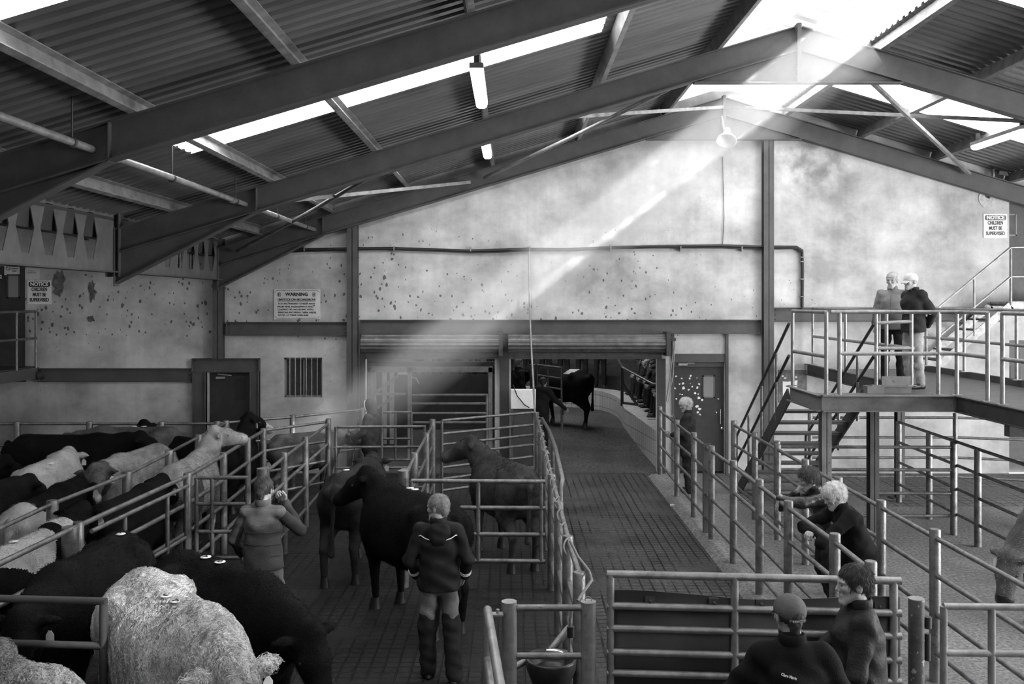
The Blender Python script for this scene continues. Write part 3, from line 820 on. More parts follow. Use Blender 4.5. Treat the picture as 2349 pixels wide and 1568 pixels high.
tag(b.build('lamp_cable', cable_m), 'thin cable dropping from the round ridge lamp to the cable bundle', 'cable')
b = MB(); b.tube([(XP(1213,YW-0.1), YW-0.1, ZP(577,YW)), (XP(1216,YW-0.14), YW-0.14, ZP(730,YW-0.14)), (XP(1219,YW-0.5), YW-0.5, ZP(800,YW-0.5)), (XP(1227, YW-0.9), YW-0.9, ZP(945, YW-0.9))], 0.02, 8)
tag(b.build('drop_pipe', galv_l), 'thin pale pipe dropping from the cable bundle to the alley fence', 'pipe')

# ---- coiled wires hung inside the castellated beam
t = thing('coiled_wire', (-6.05, 0, 0), 0, 'loops of spare wire hanging in the castellated beam near the end wall', 'wire')
for i in range(5):
    b = MB(); y = 16.4+0.12*i+(0.4 if i > 2 else 0)
    b.tube([(0.0+0.01*i, y+0.09*math.sin(a*PI/9), 4.2+0.22*math.cos(a*PI/9)) for a in range(19)], 0.007, 5); b.build('loop', cable_m, t)

# ---- lamps
def tube_light(x, y0, y1, z, label):
    t = thing('fluorescent_light', (x, (y0+y1)/2, z), 0, label, 'light', 'fluorescent lights under the roof')
    L_ = (y1-y0)/2
    b = MB(); b.box(-0.075, 0.075, -L_, L_, 0.0, 0.06); b.build('housing', galv_l, t)
    b = MB(); b.prism([(-0.075,0.0),(0.075,0.0),(0.062,-0.05),(0.03,-0.07),(-0.03,-0.07),(-0.062,-0.05)], 'y', -L_+0.02, L_-0.02)
    b.build('diffuser', mat('lamp_diffuser', 0.8, 0.4, emit=9.0), t)
    b = MB(); b.box(-0.03, 0.03, -L_+0.1, -L_+0.14, 0.06, 0.2); b.box(-0.03, 0.03, L_-0.14, L_-0.1, 0.06, 0.2); b.build('bracket', steel_d, t)
tube_light(-0.38, 9.75, 11.5, 5.98, 'glowing fluorescent light under the long rooflight strip')
tube_light(-0.42, 14.1, 15.7, 6.0, 'smaller-looking glowing fluorescent light between the two far frames, left slope')
tube_light(7.98, 14.2, 15.8, 6.17, 'glowing fluorescent light at the right edge of the roof')
tube_light(7.98, 9.75, 11.5, 6.17, 'fluorescent light over the right-hand pens, out of the picture')
t = thing('ridge_lamp', (XP(1667, 18.1), 18.1, ZP(300, 18.1)), 0, 'round bowl lamp hanging under the ridge against the end wall', 'lamp')
b = MB(); b.lathe([(0.05,0.12),(0.07,0.1),(0.08,-0.02),(0.19,-0.16),(0.2,-0.2),(0.185,-0.2),(0.075,-0.03),(0.0,0.0)], (0,0,-0.05), 24, (0.15,0.5,0.8)); b.build('bowl', mat('lamp_bowl', 0.6, 0.4, 0.2), t)
b = MB(); b.tube([(-0.06,0,0.0),(-0.08,0.1,0.3)], 0.03, 8); b.build('bracket', galv, t)
t = thing('wall_bracket', (W(2267,0)[0], YW, W(0,430)[1]), 0, 'pipe bracket reaching down to a rough plaster patch above the right NOTICE sign', 'bracket')
b = MB(); b.tube([(0.03,-0.15,0.35),(0.02,-0.14,0.0),(-0.01,-0.06,-0.18)], 0.03, 10); b.build('arm', galv_l, t)
b = MB(); rr2 = random.Random(3); b.prism([(0.17*math.cos(a*PI/8)*rr2.uniform(.85,1.1)-0.03, 0.2*math.sin(a*PI/8)*rr2.uniform(.85,1.1)-0.22) for a in range(16)], 'y', -0.012, 0.0); b.build('plaster_patch', mat('patch', 0.42, 0.9, 0, 0.3, 9, 0.5, 20), t)
b = MB(); b.sphere((-0.01,-0.05,-0.2), 0.03, 8); b.build('fixing', steel_d, t)
b = MB(); b.prism([(0.15,0.32),(0.3,0.3),(0.33,0.22),(0.14,0.24)], 'y', -0.16, -0.14); b.build('torn_label', white, t)

# ---- left balcony: its edge runs towards the viewer
t = thing('balcony', (-9.6, YW, 2.15), 0, 'small steel balcony with tube railing at the left edge', 'balcony')
b = MB(); b.box(-2.4, -0.05, -3.5, -0.06, -0.02, 0.03); b.build('deck', steel_d, t)
b = MB(); b.channel((0, -3.5, -0.1), (0, -0.04, -0.1), 0.06, 0.22, 0.014, side=-1); b.build('edge_beam', steel, t)
b = MB(); b.tube([(0.02, -0.1, -0.16), (0.12, -0.08, -0.12)], 0.09, 8); b.build('bracket', steel_d, t)
for y in (-0.14, -0.86, -2.0, -3.3):
    b = MB(); b.tube([(0, y, 0), (0, y, 1.14)], 0.024, 8); b.build('post', galv, t)
for z in (1.14, 0.60):
    b = MB(); b.tube([(0, -3.5, z), (0, -0.12, z)], 0.026, 8); b.build('rail', galv, t)

# ============================================================ SALE RING BEHIND THE OPENINGS
ringw = None
def tile_material():
    m = bpy.data.materials.new('ring_wall_tiles'); m.use_nodes = True
    nt = m.node_tree; N = nt.nodes; L = nt.links; bs = N['Principled BSDF']; bs.inputs['Roughness'].default_value = 0.45
    uv = N.new('ShaderNodeUVMap'); br = N.new('ShaderNodeTexBrick'); br.offset = 0
    br.inputs['Scale'].default_value = 1; br.inputs['Brick Width'].default_value = 0.17; br.inputs['Row Height'].default_value = 0.3
    br.inputs['Mortar Size'].default_value = 0.006
    br.inputs['Color1'].default_value = (0.42,0.42,0.42,1); br.inputs['Color2'].default_value = (0.36,0.36,0.36,1); br.inputs['Mortar'].default_value = (0.04,0.04,0.04,1)
    L.new(uv.outputs[0], br.inputs['Vector']); L.new(br.outputs['Color'], bs.inputs['Base Color'])
    return m
def ring_wall():
    pts = [(3.0, 18.83), (2.85, 20.2), (2.66, 21.7), (2.72, 22.8), (2.72, 23.8), (2.62, 24.6), (2.42, 25.25), (2.0, 25.75), (1.3, 26.05), (0.4, 26.2), (-0.8, 26.1), (-2.0, 25.6), (-3.0, 24.6)]
    zt = [0.8, 0.87, 0.96] + [1.02]*10; zb = [0.0, 0.2, 0.45] + [0.5]*10
    me = bpy.data.meshes.new('wall_ring'); vs = []; fs = []; uvs = []; d = 0
    n = len(pts)
    for i, p in enumerate(pts):
        if i: d += math.dist(p, pts[i-1])
        vs += [(p[0], p[1], zb[i]-0.2), (p[0], p[1], zt[i])]
        uvs.append((d, zb[i]-0.2, zt[i]))
    # outward offset for the ledge behind the tiles
    out = []
    for i, p in enumerate(pts):
        a = Vector(pts[max(0, i-1)]); c = Vector(pts[min(n-1, i+1)]); t_ = (c-a).normalized(); nn = Vector((t_.y, -t_.x))
        if nn.dot(Vector(p)-Vector((0, 22.5))) < 0: nn = -nn
        out.append(Vector(p) + nn*0.55)
    base = len(vs)
    for i in range(n): vs += [(out[i].x, out[i].y, zt[i])]
    fs = [(2*i, 2*i+2, 2*i+3, 2*i+1) for i in range(n-1)] + [(2*i+1, 2*i+3, base+i+1, base+i) for i in range(n-1)]
    me.from_pydata(vs, [], fs); me.materials.append(tile_material()); me.materials.append(concr_l)
    uvl = me.uv_layers.new(name='UVMap')
    for p in me.polygons:
        if p.index >= n-1: p.material_index = 1
        for li in p.loop_indices:
            vi = me.loops[li].vertex_index
            if vi < base:
                u = uvs[vi//2]; uvl.data[li].uv = (u[0], (u[1] if vi % 2 == 0 else u[2]))
            else: uvl.data[li].uv = (0, 0)
    o = mesh_obj('wall_ring', me); tag(o, 'low curved tiled wall with a pale ledge round the sale ring', kind='structure')
ring_wall()
b = MB()
ys = [18.62, 20.2, 21.7, 30]; zs = [0.004, 0.2, 0.5, 0.5]
for i in range(3): b.add([(-6,ys[i],zs[i]),(3.2,ys[i],zs[i]),(3.2,ys[i+1],zs[i+1]),(-6,ys[i+1],zs[i+1])], [(0,1,2,3)])
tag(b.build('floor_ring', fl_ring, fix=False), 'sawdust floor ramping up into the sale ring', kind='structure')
# stepped stand round the ring, back walls and roof of the ring hall
b = MB()
for k in range(4): b.box(3.62+0.6*k, 8, 18.9, 31, 0.3, 1.18+0.27*k)
for k in range(3): b.box(-6.5, 8, 27.0+0.8*k, 31.5, 0.3, 1.25+0.36*k)
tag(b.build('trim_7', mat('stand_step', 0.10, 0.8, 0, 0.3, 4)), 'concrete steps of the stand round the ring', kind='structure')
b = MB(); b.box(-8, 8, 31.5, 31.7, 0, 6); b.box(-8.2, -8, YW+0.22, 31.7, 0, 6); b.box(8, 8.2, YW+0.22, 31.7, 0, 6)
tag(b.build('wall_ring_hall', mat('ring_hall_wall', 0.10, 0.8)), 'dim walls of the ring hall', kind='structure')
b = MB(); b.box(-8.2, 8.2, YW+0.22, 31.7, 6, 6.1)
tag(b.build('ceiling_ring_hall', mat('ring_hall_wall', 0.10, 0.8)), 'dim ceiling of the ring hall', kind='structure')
area_light('ring_hall_lamp', (0.5, 23.2, 5.8), (0, 0.05, -1), 3, 3, 130)
# handrail on the stand's corner
def ring_rail():
    t = thing('ring_handrail', (2.8, 22.3, 1.0), 0, 'dark sloping handrail on the corner of the ring wall in front of the seated crowd', 'handrail')
    p0 = Vector((XP(1427, 22.3)-2.8, 0, 0)); z1 = ZP(842, 22.3)-1.0
    q = Vector((XP(1497, 20.6)-2.8, -1.7, ZP(880, 20.6)-1.0))
    b = MB(); b.box(p0.x-0.035, p0.x+0.035, -0.03, 0.03, -0.05, z1); b.build('post', steel_d, t)
    b = MB(); b.tube([(p0.x, 0, z1), q, q+Vector((0.12,-0.1,-0.0))], 0.028, 8); b.build('rail', galv, t)
    b = MB(); b.sweep_rect((p0.x, 0, 0.02), (p0.x+0.35, -0.25, 0.0), 0.05, 0.06); b.sweep_rect((p0.x, 0, 0.5), (p0.x+0.33, -0.25, 0.0), 0.05, 0.05); b.build('brace', steel_d, t)
    b = MB(); b.tube([(q.x+0.12, q.y-0.1, q.z), (q.x+0.12, q.y-0.1, -0.1)], 0.028, 8); b.build('post', steel_d, t)
    b = MB(); b.sweep_rect((p0.x, 0.02, z1), (p0.x-0.15, 1.0, z1+0.45), 0.05, 0.05); b.build('brace', steel_d, t)
ring_rail()

# ---- weighing crate behind the left shutter
def crate():
    Y = 19.6
    t = thing('weighing_crate', (0, Y, 0), 0, 'steel weighing crate with railed front gate under the left shutter', 'crate')
    cr = mat('crate_steel', 0.24, 0.55, 0.2, 0.35, 6, 0.1, 40, spots=(30, 0.68, 0.06)); crd = mat('crate_panel', 0.035, 0.6, 0, 0.4, 3)
    def X(px, d=0): return XP(px, Y+d)
    def Z(py, d=0): return ZP(py, Y+d)
    def bar(p0, p1, w, dep=0.06, name='frame_bar', m=cr, d=0):
        b = MB()
        b.sweep_rect((X(p0[0],d), d, Z(p0[1],d)), (X(p1[0],d), d, Z(p1[1],d)), dep, w, up=(0,0,1) if abs(p0[1]-p1[1]) < abs(p0[0]-p1[0]) else (1,0,0)); b.build(name, m, t)
    b = MB(); b.box(X(843), X(1130), -0.04, 0.04, Z(853), Z(841)); b.build('top_beam', cr, t)
    b = MB(); b.box(X(862,1.5), X(1140,1.5), 1.46, 1.54, Z(840,1.5), Z(829,1.5)); b.build('top_beam', crd, t)
    for px, w in ((848, 8), (940, 9), (1125, 9)):
        b = MB(); b.box(X(px-w/2), X(px+w/2), -0.04, 0.04, 0.0, Z(842)); b.build('post', cr, t)
    for py in (905, 925, 947, 968):
        b = MB(); b.tube([(X(942), -0.03, Z(py)), (X(1117), -0.03, Z(py))], 0.024, 8); b.build('gate_rail', cr, t)
    b = MB(); b.tube([(X(1117), -0.03, Z(903)), (X(1117), -0.03, 0.3)], 0.026, 8); b.build('gate_post', cr, t)
    b = MB(); b.box(X(943), X(1116), -0.02, 0.0, 0.15, Z(985)); b.build('kick_plate', mat('crate_kick', 0.09, 0.5, 0.2, 0.3, 5), t)
    b = MB(); b.box(X(850,1.6), X(1150,1.6), 1.6, 1.63, 0.1, Z(858,1.6)); b.build('side_panel', crd, t)
    for px in (858, 882, 899):
        b = MB(); b.box(X(px-5,0.9), X(px+5,0.9), 0.88, 0.92, 0.3, Z(850,0.9)); b.build('slat', mat('crate_slat', 0.4, 0.6, 0, 0.2, 5), t)
    bar((855, 905), (912, 862), 0.06, d=0.3, name='brace'); bar((866, 935), (900, 912), 0.06, d=0.3, name='brace')
    bar((852, 903), (930, 903), 0.05, name='rail')
    b = MB(); b.box(X(912,1), X(936,1), 0.98, 1.0, Z(859,1), Z(850,1)); b.build('top_plate', white, t)
    b = MB(); b.tube([(X(945,1), 0.9, Z(865,1)), (X(955,1), 0.9, Z(867,1)), (X(962,1), 0.9, Z(880,1))], 0.02, 6); b.build('hook', galv_l, t)
crate()
# ---- pale desk at the ring entrance
t = thing('recording_desk', (XP(1200, 18.3), 18.3, 0), 0, 'pale box desk with papers at the ring entrance behind the fence', 'desk')
b = MB(); b.box(-0.24, 0.25, -0.15, 0.15, ZP(935,18.3), ZP(893,18.3)); b.build('box', white, t)
b = MB(); b.box(-0.2, 0.22, -0.12, 0.12, 0.0, ZP(935,18.3)); b.build('stand', steel_d, t)
b = MB(); b.tube([(-0.2,-0.2,ZP(880,18.3)), (-0.12,-0.2,ZP(905,18.3)), (0.02,-0.2,ZP(925,18.3)), (0.12,-0.2,ZP(932,18.3))], 0.012, 6); b.build('cord', cable_m, t)
# ============================================================ FENCES AND GATES
def fence(label, posts, zs, top=1.40, pr=0.05, rr_=0.024, group='tubular pen fences', m=None, caps=True, name='pen_fence'):
    """posts: (x, y) ground points; rails at heights zs run from first to last post"""
    m = m or galv
    x0, y0 = posts[0][:2]
    t = thing(name, (x0, y0, 0), 0, label, 'fence', group)
    for p in posts:
        b = MB(); q = (p[0]-x0, p[1]-y0)
        h = p[2] if len(p) > 2 else top
        b.tube([(q[0], q[1], 0), (q[0], q[1], h-0.012), (q[0], q[1], h)], [pr, pr, pr*0.9], 12); b.build('post', m, t)
    for z in zs:
        b = MB(); b.tube([(p[0]-x0, p[1]-y0, z) for p in posts], rr_, 8); b.build('rail', m, t)
    return t
def gate(label, p, q, zs, verts=(0, 1), top=None, r=0.024, m=None, name='pen_gate', group='tubular pen gates', bottom=None, sheet=None):
    m = m or galv
    t = thing(name, (p[0], p[1], 0), 0, label, 'gate', group)
    dx, dy = q[0]-p[0], q[1]-p[1]
    top = top or max(zs); bottom = bottom if bottom is not None else min(zs)
    for z in zs:
        b = MB(); b.tube([(0, 0, z), (dx, dy, z)], r, 10); b.build('rail', m, t)
    for f in verts:
        b = MB(); b.tube([(dx*f, dy*f, bottom-0.0), (dx*f, dy*f, top)], r*1.05, 10); b.build('upright', m, t)
    if sheet:
        b = MB(); off = 0.03; L_ = math.hypot(dx, dy); nx, ny = -dy/L_*off, dx/L_*off
        n = 24; vs = []
        for i in range(n+1):
            f = i/n; w = 0.012*math.sin(f*9)+0.01*math.sin(f*23)
            for z in (sheet[0], sheet[1]+0.02*math.sin(f*7+1)):
                vs += [(dx*f+nx*(1+w*20), dy*f+ny*(1+w*20), z)]
        b.add(vs, [(2*i, 2*i+2, 2*i+3, 2*i+1) for i in range(n)], True)
        o = b.build('rubber_sheet', rubber, t)
        md = o.modifiers.new('thick', 'SOLIDIFY'); md.thickness = 0.012
    return t
Z4 = (1.32, 0.98, 0.62, 0.27)
# A: beside the central alley
fence('long tubular fence on the right side of the central alley, from ring wall to viewer',
      [(2.95,18.25),(2.92,16.2),(2.91,14.64),(2.90,13.3),(2.92,12.07),(2.92,10.8),(2.91,9.64),(2.92,8.28),(2.9,7.4)], Z4)
t = thing('channel_post', (2.9, 13.62, 0), 0, 'flat channel-section post on a foot plate in the alley fence', 'post')
b = MB(); b.channel((0,0,0),(0,0,1.38), 0.05, 0.11, 0.012, up=(1,0,0)); b.build('stem', steel, t)
b = MB(); b.box(-0.16,0.16,-0.1,0.1,0,0.015); b.build('foot_plate', steel_d, t)
# B: far side of the handlers' passage
fence('tubular fence on the far side of the narrow passage, running towards the lower right corner',
      [(3.9,16.1),(3.9,14.7),(3.9,13.44),(3.9,12.17),(3.9,10.94),(3.9,9.67),(3.9,8.44),(3.92,6.9)], Z4)
# C, D, E : right-hand pens
fence('tubular fence slanting from the stanchion under the walkway to the right edge', [(6.74,15.95,1.4),(6.7,14.7),(6.64,13.05),(6.6,11.3)], (1.39,1.04,0.69,0.31))
fence('tubular cross fence between the passage and the right-hand pens, under the walkway', [(3.98,13.75),(6.62,13.72)], (1.31,0.97,0.62,0.28), group='tubular pen fences')
fence('tubular fence close to the end wall behind the stairs and walkway', [(5.6,17.2),(8.33,17.2),(9.85,16.75)], (1.31,0.94,0.56,0.2), pr=0.045)
# M: left of the central alley
fence('worn tubular fence on the left of the central alley, a rope wound round it',
      [(0.46,17.3),(0.46,16.2),(0.47,14.7),(0.47,12.9),(0.48,11.1),(0.49,9.6),(0.5,8.2),(0.52,7.1)], (1.38,1.02,0.68,0.34), m=galv)
# N: short fence in the middle pens
fence('short tubular fence between the two middle pens', [(-1.38,15.9,1.45),(-1.37,14.6),(-1.35,12.67),(-1.33,11.35,1.42)], (1.33,0.98,0.62,0.28), pr=0.055)
fence('tubular fence on the right side of the left-hand race', [(-3.25,16.2,1.42),(-3.2,14.2),(-3.16,12.7),(-3.12,11.6)], (1.33,0.98,0.62,0.28), pr=0.048)
fence('tubular fence on the right of the single-file race at left', [(-4.1,15.1),(-4.07,14.1),(-4.0,12.7),(-3.97,11.2),(-4.13,8.72),(-4.2,6.9)], (1.36,1.02,0.67,0.3), pr=0.05, rr_=0.027)
fence('tubular fence on the left of the single-file race, seen between the cattle', [(-5.03,16.1),(-4.93,14.4),(-4.83,12.9),(-4.75,11.3),(-4.85,9.66),(-4.8,7.6)], (1.36,1.0,0.65,0.3), pr=0.06)
fence('tubular fence along the foot of the end wall behind the left pens', [(-9.4,15.95),(-8.62,15.95),(-7.36,15.95),(-6.1,15.95),(-5.15,16.0),(-4.05,16.9),(-2.95,18.05)], (1.36,0.98,0.6), pr=0.055)
fence('short tubular fence joining the race to the back of the left pens', [(-4.1,15.14),(-3.27,16.24)], (1.36,1.02,0.67,0.3), pr=0.04)

# gates
gate('tubular gate standing open in front of the weighing crate', (-1.22,15.95), (0.40,17.1), (1.42,1.19,1.0,0.82,0.6,0.4,0.2), (0,1), bottom=0.05)
gate('tubular gate in front of the hooded boy', (-3.08,15.85), (-1.5,15.9), (1.32,0.97,0.61,0.27), (0.02,0.52,0.99))
gate('tubular gate across the pen with the standing bullock', (-1.22,11.1), (0.4,11.05), (1.32,1.0,0.68,0.36), (0.0,0.5,0.97), r=0.027)
gate('tubular gate beside the man in the padded waistcoat', (-3.86,11.2), (-3.22,11.2), (1.34,1.02,0.68,0.36), (0,0.3,0.97), r=0.024)
gate('narrow tubular gate with two uprights behind the hooded boy', (-2.45,17.3), (-1.9,17.3), (1.4,0.9,0.5), (0,0.45,1), r=0.022)
gate('tubular gate set in the race fence behind the black bullock', (-4.02,8.75), (-3.86,10.9), (1.30,0.7,0.36), (0.3,0.75,0.98), r=0.022)
gate('front left tubular gate ending beside the curly cream bullock', (-4.15,6.55), (-2.86,6.45), (1.385,1.07), (0.0,0.17,0.985), top=1.385, bottom=0.3, r=0.026, m=steel)
gate('tubular gate seen nearly edge-on at bottom centre, hinged to the round post', (-0.17,6.35), (-0.05,4.9), (1.36,1.02,0.7), (0.0,1.0), r=0.03, m=galv_l)
t = gate('wide tubular gate backed with black rubber sheet across the alley at bottom right', (0.68,6.56), (2.72,6.4), (1.545,1.32,1.16,0.99,0.84,0.6,0.35), (0.012,0.44,0.975), r=0.027, m=galv_l, sheet=(0.25,1.405))
for f in (0.15, 0.37, 0.53, 0.93):
    b = MB(); x, y = 2.04*f, -0.16*f; b.box(x-0.035, x+0.035, y+0.0, y+0.02, 1.33, 1.39); b.sphere((x, y-0.005, 1.36), 0.012, 6); b.build('sheet_clamp', steel_d, t)
gate('tubular gate swung towards the viewer at the right edge', (2.97,6.3), (4.6,6.25), (1.40,1.08,0.75,0.45), (0.0,0.2,1.0), r=0.024, m=galv_l)

def big_post(x, y, z, label, ring=False, m=galv_l, r=0.054):
    t = thing('gate_post', (x, y, 0), 0, label, 'post', 'round gate posts')
    b = MB(); b.tube([(0,0,0),(0,0,z)], r, 24); b.build('tube', m, t)
    b = MB(); b.tube([(0,0,z),(0,0,z+0.006)], r*1.01, 24); b.build('cap', galv_l, t)
    if ring:
        b = MB(); b.tube([(0.0+0.022*math.cos(a*PI/8), 0, z+0.018+0.02*math.sin(a*PI/8)) for a in range(-1, 10)], 0.004, 6); b.build('ring', galv_l, t)
    return t
big_post(-0.02, 6.48, 1.37, 'round steel gate post at bottom centre, left of the pair')
big_post(0.54, 6.48, 1.37, 'round steel gate post at bottom centre with a small ring on its cap', True)
tp = big_post(2.87, 6.5, 1.385, 'dark round gate post at bottom right behind the two men', m=mat('worn_post', 0.10, 0.5, 0.3, 0.5, 6, 0.2, 30, spots=(18, 0.63, 0.4)))
b = MB(); b.tube([(0.08,0,1.18),(0.08,0,1.26)], 0.028, 10); b.tube([(0.08,0,0.95),(0.08,0,1.14)], 0.02, 10); b.build('hinge', steel_d, tp)
for i, z in enumerate((1.33, 0.99, 0.66, 0.33)):
    pass
gate('fixed rails between the two round posts at bottom centre', (0.03,6.48), (0.49,6.48), (1.33,0.99,0.66,0.33), (), r=0.023, name='rail_panel')
t = thing('latch', (-0.12, 6.42, 1.3), 0, 'small steel latch plate on the left round post', 'latch')
b = MB(); b.box(-0.04, 0.06, -0.03, 0.03, 0, 0.012); b.build('plate', galv_l, t)
b = MB(); b.tube([(0.02,0,0.012),(0.02,0,0.04)], 0.012, 8); b.build('pin', galv_l, t)
big_post(-3.08, 11.3, 1.43, 'stout square-topped post beside the head of the man in the waistcoat', r=0.07, m=galv)
big_post(-4.16, 8.62, 1.37, 'stout post in the race fence at left, in front of the patched bullock', r=0.075, m=galv)
big_post(-1.33, 11.22, 1.42, 'stout round post behind the blond man', r=0.07, m=galv)
# rope on the alley fence
def rope():
    t = thing('rope', (0.48, 0, 1.4), 0, 'rope wound along the alley fence, hanging in a loop at its near end', 'rope')
    b = MB(); pts = []
    for i in range(700):
        f = i/699; y = 17.2 - f*9.4
        k = 0.028 + 0.010*max(0, math.sin(f*23)*math.sin(f*61))
        a = i*0.15
        pts.append((k*math.cos(a), y, -0.022 + k*math.sin(a)))
    b.tube(pts, 0.009, 5); b.build('wound_rope', rope_m, t)
    b = MB(); P = [(1308,1240),(1325,1275),(1352,1310),(1358,1330),(1340,1355),(1325,1378)]
    b.tube([(XP(px, 7.3-0.1*i)-0.48, 7.3-0.1*i, ZP(py, 7.3-0.1*i)-1.4) for i, (px, py) in enumerate(P)], 0.011, 8); b.build('hanging_loop', rope_m, t)
    b = MB(); P = [(1312,1395),(1308,1420),(1307,1440),(1306,1500)]
    b.tube([(XP(px, 6.75)-0.48, 6.75, ZP(py, 6.75)-1.4) for px, py in P], 0.012, 8); b.build('rope_end', rope_m, t)
    b = MB(); b.tube([(XP(1309,6.75)-0.48,6.75,ZP(1436,6.75)-1.4),(XP(1309,6.75)-0.48,6.75,ZP(1460,6.75)-1.4)], 0.028, 10); b.build('knot', cable_m, t)
rope()
# second curved rail beside the alley fence
t = thing('guide_rail', (0.6, 16.6, 0), 0, 'bent tube rail standing just right of the rope-wound fence', 'rail')
b = MB(); b.tube([(-0.05,0.6,0.0),(-0.05,0.6,1.2),(-0.04,0.4,1.32),(0.02,-1.2,1.33),(0.05,-2.8,1.3),(0.03,-5.2,1.28),(0.0,-5.3,1.2),(0,-5.3,0)], 0.03, 10); b.build('tube', galv, t)
b = MB(); b.tube([(0.03,-2.5,0.0),(0.03,-2.5,1.3)], 0.03, 10); b.build('upright', galv, t)
b = MB(); b.tube([(0.0,0.2,0.75),(0.05,-2.6,0.75),(0.0,-5.3,0.72)], 0.022, 8); b.build('lower_rail', galv, t)
# ring entrance gate
gate('small tubular gate just inside the ring behind the desk', (0.62,22.2), (1.15,21.2), (1.95,1.7,1.45,1.2), (0,0.45,1), top=1.98, bottom=0.5, r=0.025)
big_post(0.5, 21.9, 1.98, 'square-topped post of the small ring gate', r=0.07, m=galv)

# drinking bowl
t = thing('drinking_bowl', (XP(1264, 7.0), 7.0, 0), 0, 'dark cast drinking bowl between the two round posts at bottom centre', 'drinking bowl')
zb = ZP(1512, 7.0)
b = MB(); b.lathe([(0.0,-0.10),(0.10,-0.09),(0.165,0.0),(0.19,0.02),(0.195,0.0),(0.19,-0.06),(0.15,-0.17),(0.09,-0.24),(0.0,-0.25)], (0,0,zb), 28); b.build('bowl', mat('cast_iron', 0.03, 0.35, 0.4, 0.4, 8), t)
b = MB(); b.lathe([(0.0,0.0),(0.12,0.0)], (0,0,zb-0.06), 20); b.build('water', mat('dark_water', 0.02, 0.05), t)
b = MB(); b.lathe([(0.08,-0.24),(0.1,-0.4),(0.24,-0.62),(0.3,-zb)], (0,0,zb), 20); b.build('pedestal', mat('cast_iron', 0.03, 0.35, 0.4), t)
b = MB(); b.tube([(-0.04,0.02,zb+0.06),(0.05,0.05,zb+0.045),(0.1,0.08,zb+0.02)], [0.015,0.02,0.012], 8); b.build('valve', chrome, t)
b = MB(); b.tube([(0.0,0.1,zb+0.03),(0.14,0.2,zb+0.16),(0.25,0.3,zb+0.2)], 0.03, 8); b.build('supply_pipe', galv, t)
b = MB(); b.tube([(-0.32,0.0,zb-0.08),(-0.15,0.08,zb-0.02)], 0.026, 8); b.build('bracket', galv, t)

# ============================================================ RAISED WALKWAY, ITS STAIRS AND RAILS (right)
DZ = EYE - 1.27     # top of the edge beams
wk = mat('walkway_steel', 0.17, 0.5, 0.25, 0.3, 4, 0.1, 30, spots=(20, 0.68, 0.05))
wkd = mat('walkway_dark_steel', 0.05, 0.5, 0.2, 0.4, 4, 0.1, 30)
deckm = mat('chequer_deck', 0.13, 0.45, 0.4, 0.3, 6, 0.6, 70)
XL, XR, YF, YB = 6.0, 8.15, 12.35, 13.75
t = thing('raised_walkway', (XL, YB, DZ), 0, 'raised steel walkway with a side landing, tube handrails and stanchions, at right', 'walkway')
def rel(p): return (p[0]-XL, p[1]-YB, p[2]-DZ)
b = MB()
b.box(0, XR-XL, 8.0-YB, YW-0.05-YB, -0.13, -0.11); b.box(4.2-XL, 0, YF-YB, 0, -0.13, -0.11)
b.build('deck', deckm, t)
def edge(p, q, m=wk, side=1, name='edge_beam'):
    b = MB(); P = rel((p[0], p[1], DZ-0.11)); Q = rel((q[0], q[1], DZ-0.11)); b.channel(P, Q, 0.07, 0.22, 0.014, side=side); b.build(name, m, t)
edge((4.18, YF), (XL+0.02, YF), wk, 1); edge((4.18, YF), (4.18, YB), wk, -1); edge((XL, 8.0), (XL, YF), wkd, -1)
edge((XL, YB), (XL, YW-0.02), wkd, -1); edge((XR, 8.0), (XR, YW-0.02), wkd, 1); edge((5.32, YB), (XL, YB), wk, 1)
b = MB(); b.box(5.3-XL, 5.55-XL, -0.1, 0.1, -0.24, 0.0); b.box(5.55-XL, 5.98-XL, -0.02, 0.0, -0.15, 0.14); b.build('gusset', wk, t)
for (x, y, z0) in ((4.25, YF+0.08, 0), (5.28, 13.4, 0), (6.9, 16.3, 0), (8.05, 14.0, 0)):
    b = MB(); P = rel((x, y, z0)); Q = rel((x, y, DZ-0.22)); b.ibeam(P, Q, 0.13, 0.15, 0.012, 0.01, up=(0,1,0)); b.build('stanchion', wk if y < 12.6 else steel, t)
    b = MB(); b.box(P[0]-0.16, P[0]+0.16, P[1]-0.13, P[1]+0.13, P[2], P[2]+0.015); b.build('foot_plate', steel_d, t)
b = MB(); b.sweep_rect(rel((6.0, 11.1, DZ-0.3)), rel((8.1, 11.1, DZ-0.3)), 0.12, 0.14); b.build('cross_beam', wkd, t)
b = MB(); b.sweep_rect(rel((6.0, 15.9, DZ-0.3)), rel((8.1, 15.9, DZ-0.3)), 0.12, 0.14); b.build('cross_beam', wkd, t)
def hpost(x, y, h=1.12, z=DZ):
    b = MB(); P = rel((x, y, z)); b.tube([P, (P[0], P[1], P[2]+h)], 0.027, 10); b.box(P[0]-0.07, P[0]+0.07, P[1]-0.035, P[1]+0.035, P[2], P[2]+0.012); b.build('rail_post', galv_l, t)
def hrail(pts, m=galv_l, r=0.027, name='handrail'):
    b = MB(); b.tube([rel(p) for p in pts], r, 10); b.build(name, m, t)
# front of landing and its left side
for x, y in ((4.24,YF),(4.42,YF),(5.75,YF),(XL+0.0,YF)): hpost(x, y)
hpost(4.2, YB-0.05)
hrail([(4.2,YB-0.05,DZ+1.12),(4.24,YF,DZ+1.12)]); hrail([(4.3,YF,DZ+1.12),(XL,YF,DZ+1.12),(XL,YF-0.1,DZ+1.12)])
hrail([(4.2,YB-0.05,DZ+0.52),(4.24,YF,DZ+0.52)]); hrail([(4.42,YF,DZ+0.56),(XL,YF,DZ+0.56)])
